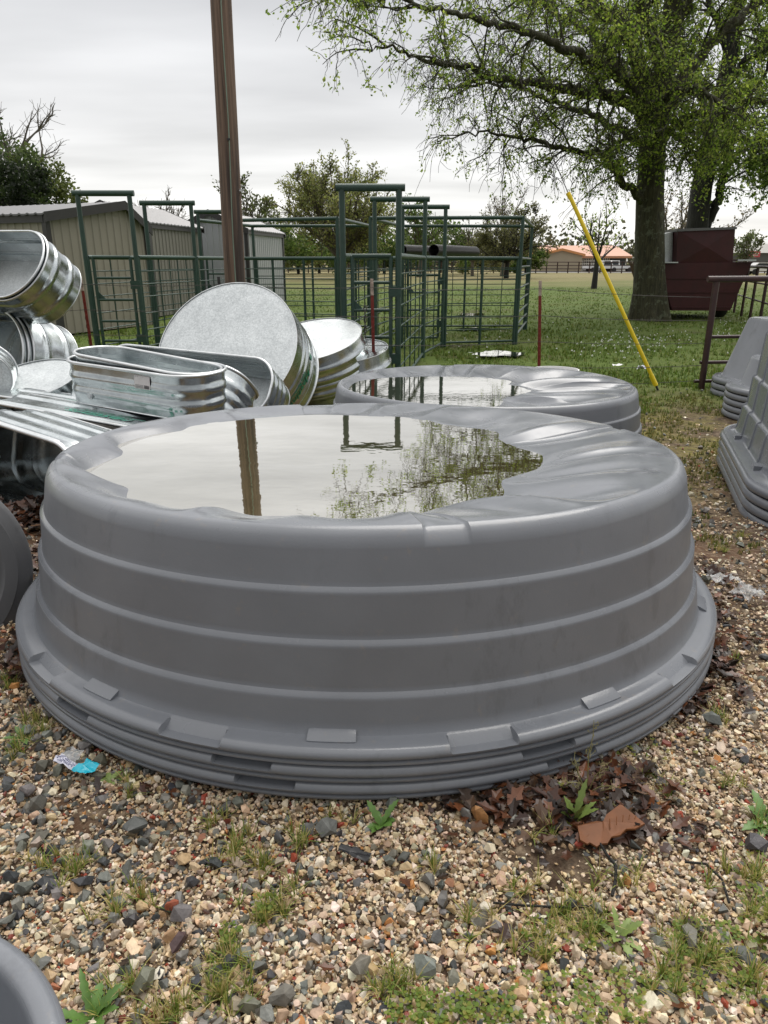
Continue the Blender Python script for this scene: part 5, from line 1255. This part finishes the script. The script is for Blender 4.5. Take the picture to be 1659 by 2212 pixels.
rock('dark grey slab lowest in the right foreground', 605, 2160, .028, (.14, .13, .11), 6, .5)
rock('maroon flat stone in the left foreground gravel', 388, 2040, .024, (.075, .045, .045), 5, .5)

def blades(name, label, pts, hmin, hmax, w, tints, nb, rng, kind='stuff', lean=.6, parent=None, cat='grass'):
    pts = np.asarray(pts); n = len(pts) * nb; P = np.repeat(pts, nb, axis=0); P[:, :2] += rng.normal(size=(n, 2)) * w * 1.8; h = rng.uniform(hmin, hmax, n)
    a = rng.uniform(0, 2 * np.pi, n); l = np.abs(rng.normal(0, lean, n)); d = np.stack([np.cos(a) * l, np.sin(a) * l, np.ones(n)], -1); d /= np.linalg.norm(d, axis=1, keepdims=True)
    s_ = np.stack([-np.sin(a), np.cos(a), 0 * a], -1) * w; mid = P + d * (h * .55)[:, None]; tip = P + d * h[:, None] + np.stack([np.cos(a), np.sin(a), -.4 + 0 * a], -1) * (h * .25 * l)[:, None]
    V = np.stack([P - s_, P + s_, mid + s_ * .7, tip, mid - s_ * .7], 1).reshape(-1, 3); i = np.arange(n)[:, None] * 5
    F = np.concatenate([i + np.array([[0, 1, 2]]), i + np.array([[0, 2, 4]]), i + np.array([[4, 2, 3]])], 1).reshape(-1, 3)
    c = np.array(tints); t = c[rng.integers(0, len(c), n)] * rng.uniform(.75, 1.25, n)[:, None]
    o = npmesh(name, V, F, M['grass'], tint=np.repeat(t, 3, axis=0))
    if label: tag(o, label, cat, kind=kind)
    return o
rng = np.random.default_rng(17); pts = []
while len(pts) < 30000:
    y = 7.7 + 40 * rng.random() ** 2.3; x = rng.uniform(-.62 * y, .62 * y)
    nn = mnoise.noise(Vector((x * .9, y * .9, 5))) 
    if y < 10.4 and rng.random() > _ss(7.6, 10.2, y + 1.6 * nn): continue
    if nn < -.25 and rng.random() < .7: continue
    pts.append((x, y, gz(y) - .045))
blades('grass', 'short wet green grass of the pasture', pts, .04, .105, .008, [(.11, .18, .022), (.14, .215, .03), (.08, .125, .017), (.20, .21, .05), (.09, .145, .018)], 5, rng)
pts = []
while len(pts) < 5200:          # thin yellowing grass and moss along the far half of the yard
    y = rng.uniform(3.0, 9.4); x = rng.uniform(.2, 3.9) if rng.random() < .8 else rng.uniform(-4, 4)
    if (x - B1.x) ** 2 + (y - B1.y) ** 2 < 1.34 ** 2 or (x - B2.x) ** 2 + (y - B2.y) ** 2 < 1.34 ** 2: continue
    if mnoise.noise(Vector((x * 1.6, y * 1.6, 9))) + .30 * _ss(3, 6.5, y) < .12: continue
    pts.append((x, y, gnz(x, y)))
blades('yard_grass', 'thin yellow-green grass and moss creeping over the gravel', pts, .012, .045, .0035, [(.20, .19, .05), (.13, .15, .035), (.28, .22, .08), (.085, .11, .025)], 6, rng)
pts = []
TU = [(104,1864,6),(169,1854,6),(570,1862,9),(650,1815,8),(496,1844,7),(560,1958,8),(491,2053,9),(466,2147,12),(268,2132,9),(520,2100,9),(60,1585,10),(30,1625,6),(20,1470,8),(70,1560,8),(255,1690,4),(230,1960,6),(300,1925,6),(150,1900,4),(610,1960,5),(520,1800,6),(480,1780,4),(640,1930,4),(846,2130,14),(1130,1920,5),(1165,1800,4),(1230,1990,8),(1290,2020,8),(1160,2060,9),
      (1180,2000,6),(1040,1990,5),(1480,2030,9),(1500,2090,10),(1545,2060,8),(1620,1890,9),(1640,1960,8),(1640,1760,6),(1560,1880,4),(1585,1690,4),(1425,1700,5),(1560,1545,5),(1640,2110,8),(1460,2120,8),(1330,1900,5),(1270,1940,5),(380,2180,8),(330,2190,6),(930,1870,4),(760,1760,3),(1580,1420,4),(1600,1160,7),(1560,1190,6)]
for x, y, n in TU:
    p = gp(x, y)
    for _ in range(n): q = p + Vector((rng.normal() * .022, rng.normal() * .018, 0)); pts.append((q.x, q.y, gnz(q.x, q.y) + .004))
blades('grass_tufts', 'small straw and green grass tufts sprouting through the gravel', pts, .018, .060, .0013, [(.44, .36, .12), (.30, .32, .07), (.18, .25, .045), (.46, .38, .17), (.15, .22, .04)], 13, rng, lean=.8)
# clover and low leaves along the lower right
CP = []
for x0, x1, y0, y1, n in ((830, 1110, 2145, 2212, 170), (1100, 1400, 2100, 2212, 120), (1440, 1600, 1990, 2150, 130), (1130, 1330, 1980, 2060, 60), (1200, 1300, 1700, 1790, 40), (1320, 1400, 1610, 1640, 10), (550, 600, 1930, 1985, 26), (480, 520, 1990, 2050, 26), (1400, 1560, 1500, 1700, 22), (1600, 1659, 1820, 2180, 60)):
    for _ in range(n):
        p = gp(rng.uniform(x0, x1), rng.uniform(y0, y1)); CP.append((p.x, p.y, gnz(p.x, p.y) + rng.uniform(.006, .024)))
CP = np.array(CP); n = len(CP); VV, FF, TT = [], [], []
for i in range(n):
    for l in range(3):
        a = rng.uniform(0, .5) + 2.09 * l + i; s_ = rng.uniform(.004, .0075); d = np.array([math.cos(a), math.sin(a), rng.uniform(-.1, .5)]); e = np.array([-math.sin(a), math.cos(a), 0]); p = CP[i]; o = len(VV)
        VV += [p, p + d * s_ * .7 + e * s_ * .6, p + d * s_ * 1.35 + e * s_ * .35, p + d * s_ * 1.35 - e * s_ * .35, p + d * s_ * .7 - e * s_ * .6]; FF += [(o, o + 1, o + 2), (o, o + 2, o + 3), (o, o + 3, o + 4)]
        c = np.array([(.20, .30, .045), (.27, .34, .06), (.14, .22, .035), (.36, .34, .08)][int(rng.integers(0, 4))]); TT += [c] * 3
tag(npmesh('clover', np.array(VV), np.array(FF), M['leaf'], tint=np.array(TT)), 'clover and tiny green leaves carpeting the gravel in the lower right', 'clover', kind='stuff')
# wet fallen leaves
def dead_leaves(regions, label, name='fallen_leaves'):
    rg = np.random.default_rng(29); VV, FF, TT = [], [], []
    for x, y, sx, sy, n, s0, hgt in regions:
        c = gp(x, y)
        for _ in range(n):
            px, py = c.x + rg.normal() * sx, c.y + rg.normal() * sy
            dd = math.hypot(px - B1.x, py - B1.y)
            if dd < 1.32: px, py = B1.x + (px - B1.x) * 1.325 / dd, B1.y + (py - B1.y) * 1.325 / dd
            z = gnz(px, py) + .006 + rg.random() * hgt; a = rg.uniform(0, 6.28); s = s0 * rg.uniform(.6, 1.4); d = np.array([math.cos(a), math.sin(a), rg.normal() * .35]); e = np.array([-math.sin(a), math.cos(a), rg.normal() * .35]); p = np.array([px, py, z]); cu = rg.uniform(-.3, .5); N_ = np.array([0, 0, 1.])
            o = len(VV); prof = [(0, 0), (.25, .34), (.40, .20), (.62, .42), (.74, .18), (1.0, .05)]
            for f, w in prof: b = p + d * s * f + N_ * s * cu * (f - .5) ** 2; VV += [b - e * s * w * .8 + N_ * s * w * .3, b, b + e * s * w * .8 + N_ * s * w * .3 * rg.uniform(-.3, 1)]
            col = np.array([(.085, .032, .016), (.050, .020, .012), (.14, .05, .02), (.028, .017, .013), (.10, .055, .03), (.045, .03, .022)][int(rg.integers(0, 6))]) * rg.uniform(.7, 1.3)
            for i in range(5):
                k = o + 3 * i; FF += [(k, k + 1, k + 4, k + 3), (k + 1, k + 2, k + 5, k + 4)]; TT += [col, col * .9]
    tag(npmesh(name, np.array(VV), np.array(FF), M['deadleaf'], tint=np.array(TT)), label, 'fallen leaves', kind='stuff')
dead_leaves([(1080, 1742, .10, .025, 80, .04, .02), (1200, 1726, .10, .04, 105, .036, .025), (1270, 1750, .085, .045, 95, .036, .02), (1320, 1690, .07, .05, 110, .04, .03), (1180, 1780, .10, .03, 60, .04, .01), (1480, 1510, .04, .07, 60, .04, .02), (1545, 1430, .025, .12, 130, .04, .03), (1560, 1330, .03, .15, 80, .04, .02),
             (1530, 1240, .04, .12, 40, .04, .01), (60, 1130, .12, .14, 420, .06, .10), (75, 1200, .06, .10, 120, .05, .03), (55, 1440, .03, .05, 60, .04, .03), (30, 1400, .04, .06, 50, .045, .04), (330, 1700, .10, .02, 20, .03, .006), (1380, 1800, .10, .03, 30, .035, .01), (985, 1815, .3, .05, 12, .03, .005), (1280, 2030, .3, .06, 16, .035, .01), (520, 1960, .4, .1, 12, .028, .006), (1420, 1790, .07, .03, 14, .04, .01),
             (1590, 1280, .12, .10, 60, .03, .02)], 'wet brown leaves heaped against the foot of the front stack')
# broad-leaved weeds
def leaf_strip(mb, p, a, L, w, rise, droop, n=8, saw=.0):
    d = Vector((math.cos(a), math.sin(a), 0)); e = Vector((-math.sin(a), math.cos(a), 0)); vs = []; fs = []
    for i in range(n + 1):
        f = i / n; ww = w * math.sin(math.pi * min(1, f * .9 + .08)) ** .8 * (1 + saw * (-1) ** i); c = Vector(p) + d * L * f + Vector((0, 0, rise * f - droop * f * f)); vs += [c - e * ww + Vector((0, 0, ww * .35)), c, c + e * ww + Vector((0, 0, ww * .35))]
    for i in range(n): k = 3 * i; fs += [(k, k + 1, k + 4, k + 3), (k + 1, k + 2, k + 5, k + 4)]
    mb.add(vs, fs)
M['weed'] = paint('weed_leaf_green', (.085, .17, .03), .45, .25, 40); M['weed_pale'] = paint('pale_weed_green', (.16, .22, .05), .5, .25, 40); M['weed_stem'] = paint('straw_stem', (.24, .22, .09), .6, .2, 40)
def weed(label, x, y, leaves, L, w, mat, seed, rise=.5):
    p = gp(x, y); p.z = gnz(p.x, p.y) + .004; t = thing('weed', label, 'weed', p, 'weeds growing in the gravel'); rg = random.Random(seed)
    for k in range(leaves):
        m = MB(); l = L * rg.uniform(.6, 1.15); leaf_strip(m, p, 2.4 * k + rg.uniform(-.3, .3), l, w * rg.uniform(.7, 1.1), l * rise * rg.uniform(.6, 2.2), l * .35, 10, .22); m.build('leaf', mat, t, 60)
weed('bright green weed with saw-edged leaves at the foot of the front stack', 822, 1778, 9, .052, .0095, M['weed'], 1, .75)
weed('small pale rosette weed just right of the blue wrapper', 236, 1678, 8, .042, .008, M['weed_pale'], 2, .3)
weed('long-leaved green weed by the open tub in the near left corner', 196, 2192, 9, .070, .010, M['weed'], 3, .6)
weed('dark green weed at the right edge, level with the cardboard', 1655, 1775, 9, .07, .012, M['weed'], 4, .5)
weed('flat rosette weed in the lower right gravel near a grey slab', 1338, 2020, 8, .05, .008, M['weed_pale'], 5, .5)
weed('young weed with upright light leaves among the brown leaves by the cardboard', 1240, 1770, 7, .05, .009, M['weed_pale'], 6, 1.3)
weed('tiny weed by the left rim of the front stack', 45, 1590, 8, .05, .008, M['weed'], 7, .6)
pw = gp(1268, 1716); t = thing('seed_weed', 'tall thin weed with tiny pale seed heads in front of the stack rims', 'weed', pw); rg = random.Random(4)
for k, (x, y) in enumerate(((1283, 1555), (1240, 1640), (1310, 1650), (1225, 1690), (1330, 1700), (1350, 1760))):
    tip = at(x, y, pw.y - .02 - .012 * k); m = MB(); q = pw.lerp(tip, .5) + Vector((rg.uniform(-.01, .01), .0, .012)); pts_ = [pw, pw.lerp(q, .5), q, q.lerp(tip, .5) + Vector((.004, 0, .003)), tip]; m.tube(pts_, [.0016, .0014, .0012, .001, .0006], 4)
    m.build('stem', M['weed_stem'], t, 60); m = MB()
    for j in range(15):
        f = rg.uniform(.45, 1); c = pw.lerp(tip, f); a = rg.uniform(0, 6.28); e = c + Vector((math.cos(a) * .012, math.sin(a) * .012, .008)); m.tube([c, e], .0004, 3); m.tube([e, e + Vector((.0, 0, .0045))], [.0013, .0006], 4)
    m.build('seed_head', M['weed_stem'], t, 0)
# litter
def crumple(label, name, cat, x, y, w, h, yaw, amp, colour_parts, seed, lift=.012, n=14):
    p = gp(x, y); t = thing(name, label, cat, p); ca, sa = math.cos(yaw), math.sin(yaw)
    def pt(u, v): a, b = (u - .5) * w, (v - .5) * h; q = Vector((u * 3.1 + seed, v * 3.1, seed)); z = lift + amp * (mnoise.noise(q) + .6 * mnoise.noise(q * 2.6)) + amp * .7; a += amp * .6 * mnoise.noise(q + Vector((9, 9, 9))); return p + Vector((a * ca - b * sa, a * sa + b * ca, max(.004, z)))
    for nm, u0, u1, v0, v1, mat in colour_parts:
        m = MB(); k = n; vs = [pt(u0 + (u1 - u0) * i / k, v0 + (v1 - v0) * j / k) for i in range(k + 1) for j in range(k + 1)]; m.add(vs, [(i * (k + 1) + j, (i + 1) * (k + 1) + j, (i + 1) * (k + 1) + j + 1, i * (k + 1) + j + 1) for i in range(k) for j in range(k)])
        m.build(nm, mat, t, 25)
    return t, pt
M['wrap_blue'] = paint('turquoise_film', (.02, .42, .55), .25, .1, 30); M['wrap_white'] = paint('white_film', (.62, .62, .72), .3, .06, 60)
tcl = NT('clear_crumpled_film'); trn = tcl.node('ShaderNodeBsdfTransparent'); mx_ = tcl.node('ShaderNodeMixShader'); mx_.inputs[0].default_value = .38; tcl.l.new(trn.outputs[0], mx_.inputs[1]); tcl.l.new(tcl.b.outputs[0], mx_.inputs[2]); tcl.l.new(mx_.outputs[0], tcl.n['Material Output'].inputs[0]); M['clear'] = tcl.set(Base_Color=(.75, .77, .78), Roughness=.12)
tw, wpt = crumple('torn wrapper, clear and white with a turquoise end, beside the front stack', 'wrapper', 'litter', 172, 1655, .125, .062, R(-28), .010, [('clear_film', .0, .42, .35, 1.0, M['clear']), ('printed_film', .0, .58, .0, .45, M['wrap_white']), ('blue_film', .58, 1.0, .0, .8, M['wrap_blue'])], 2.2, .010)
m = MB()
for j in range(5):
    for i in range(12):
        u, v = .06 + .042 * i, .07 + .07 * j
        if (i * 7 + j * 3) % 5: a, b, c, d = [wpt(uu, vv) + Vector((0, -.001, .0018)) for uu, vv in ((u, v), (u + .03, v), (u + .03, v + .03), (u, v + .03))]; m.quad(a, b, c, d)
m.build('small_print', M['label_blue'], tw, 0)
crumple('crumpled clear plastic cup on the gravel at the right', 'plastic_cup', 'litter', 1612, 1300, .10, .10, .4, .035, [('film', 0, 1, 0, 1, M['clear'])], 5.5, .02)
crumple('scrap of clear film beside the right rim of the front stack', 'plastic_scrap', 'litter', 1560, 1258, .13, .07, .2, .018, [('film', 0, 1, 0, 1, M['clear'])], 7.5, .01)
crumple('white scrap of paper on the grass left of the yellow guard', 'paper_scrap', 'litter', 1333, 797, .16, .09, .1, .02, [('sheet', 0, 1, 0, 1, M['white'])], 3.5, .05, 6)
crumple('crumpled white plastic bag just left of the yellow guard', 'plastic_bag', 'litter', 1388, 806, .16, .12, .5, .05, [('film', 0, 1, 0, 1, M['wrap_white'])], 4.5, .05, 8)
crumple('black rubber strip lying on the gravel in front of the stack', 'rubber_strip', 'litter', 766, 1852, .075, .022, R(-22), .006, [('strip', 0, 1, 0, 1, M['black'])], 8.5, .012, 8)
pc = gp(1312, 1800); t = thing('cardboard_piece', 'torn piece of wet orange-brown cardboard on the leaf heap', 'litter', pc)
ring = [(-.080, -.030), (-.066, -.038), (-.058, -.033), (-.046, -.044), (-.034, -.038), (-.02, -.041), (-.006, -.030), (.012, -.034), (.03, -.024), (.052, -.026), (.086, -.006), (.052, .040), (.046, .043), (.006, .026), (-.008, .012), (-.020, .020), (-.070, .010)]
yaw = R(8); vs = []
for zz in (.0, .005):
    for a, b in ring: vs.append(pc + Vector((a * math.cos(yaw) - b * math.sin(yaw), a * math.sin(yaw) + b * math.cos(yaw), .020 + zz + .010 * math.sin(a * 38) + b * .10)))
k = len(ring); m = MB(); m.add(vs, [tuple(range(k))[::-1], tuple(range(k, 2 * k))] + [(i, (i + 1) % k, k + (i + 1) % k, k + i) for i in range(k)]); m.build('sheet', M['cardboard'], t, 0)
m = MB()
for i in range(9): a = -.06 + .015 * i; m.tube([pc + Vector((a, -.028 + .004 * i, .0275 + .012 * math.sin(a * 38) + (-.028 + .004 * i) * .25)), pc + Vector((a + .006, .012, .0275 + .012 * math.sin(a * 38) + .012 * .25))], .0012, 4)
m.build('fluting', M['cardboard'], t, 0)
def stick(label, pts_, r):
    P_ = [gp(x, y, .008) for x, y in pts_]; o = MB(); o.tube(P_, r, 6); tag(o.build('stick', M['bark_dark'], None, 60), label, 'stick', 'sticks on the gravel')
stick('crooked brown stick below the cardboard', [(1296, 1822), (1310, 1845), (1330, 1870), (1330, 1900), (1322, 1935)], .0035)
stick('thin dark stick slanting at the right of the gravel', [(1480, 1862), (1525, 1866), (1560, 1900), (1575, 1950)], .0028)
stick('pale thin straw lying across the middle of the gravel', [(1065, 1950), (1130, 1956), (1220, 1960), (1290, 1957)], .0025)
# puddles and clover flowers in the pasture, white lid behind the second tank
def puddle(x, y, rx, ry, seed):
    p = gp(x, y); m = MB(); rs = []
    for k in (1, .5, .1): rs.append([Vector((p.x + math.cos(a) * rx * k * (1 + .8 * mnoise.noise(Vector((math.cos(a) * 1.8, math.sin(a) * 1.8, seed)))), p.y + math.sin(a) * ry * k * (1 + .8 * mnoise.noise(Vector((math.cos(a) * 2.5, math.sin(a) * 2.5, seed + 3)))), gz(p.y) + .028)) for a in np.linspace(0, 2 * math.pi, 48, endpoint=False)])
    m.rings(rs, True, False, True); tag(m.build('puddle', M['puddle'], None, 0), 'shallow rain puddle in the grass', 'puddle', kind='structure')
puddle(1020, 681, .42, .55, 1); puddle(1022, 712, .42, .22, 2); puddle(1075, 768, .45, .42, 3)
VV, FF, TT = [], [], []
for _ in range(230):
    x, y = (rng.normal(1370, 75), rng.normal(745, 16)) if rng.random() < .6 else ((rng.uniform(1540, 1640), rng.normal(718, 14)) if rng.random() < .5 else (rng.uniform(900, 1250), rng.normal(720, 30)))
    p = gp(x, y); p.z = gz(p.y) + rng.uniform(.04, .09); o = len(VV); s_ = rng.uniform(.010, .020)
    VV += [(p.x - s_, p.y, p.z), (p.x, p.y - s_, p.z + s_), (p.x + s_, p.y, p.z), (p.x, p.y + s_, p.z), (p.x, p.y, p.z + s_ * 1.6)]; FF += [(0 + o, 1 + o, 4 + o), (1 + o, 2 + o, 4 + o), (2 + o, 3 + o, 4 + o), (3 + o, 0 + o, 4 + o)]; TT += [np.array((.8, .8, .8))] * 4
tag(npmesh('clover_flowers', np.array(VV, float), np.array(FF), M['grass'], tint=np.array(TT)), 'tiny white flowers dotted through the pasture grass', 'flowers', kind='stuff')
pl = at(1200, 793, 7.6); tl_ = thing('bucket', 'white plastic bucket peeping over the back of the second grey tank', 'bucket', g3(pl.x, 7.6)); hb = pl.z - .022 - gz(7.6)
m = MB(); m.lathe([(.02, .01), (.20, .0), (.24, hb - .02), (.25, hb), (.235, hb), (.20, .02), (.02, .03)], Vector(tl_.location), 32); m.build('shell', M['white'], tl_, 40)
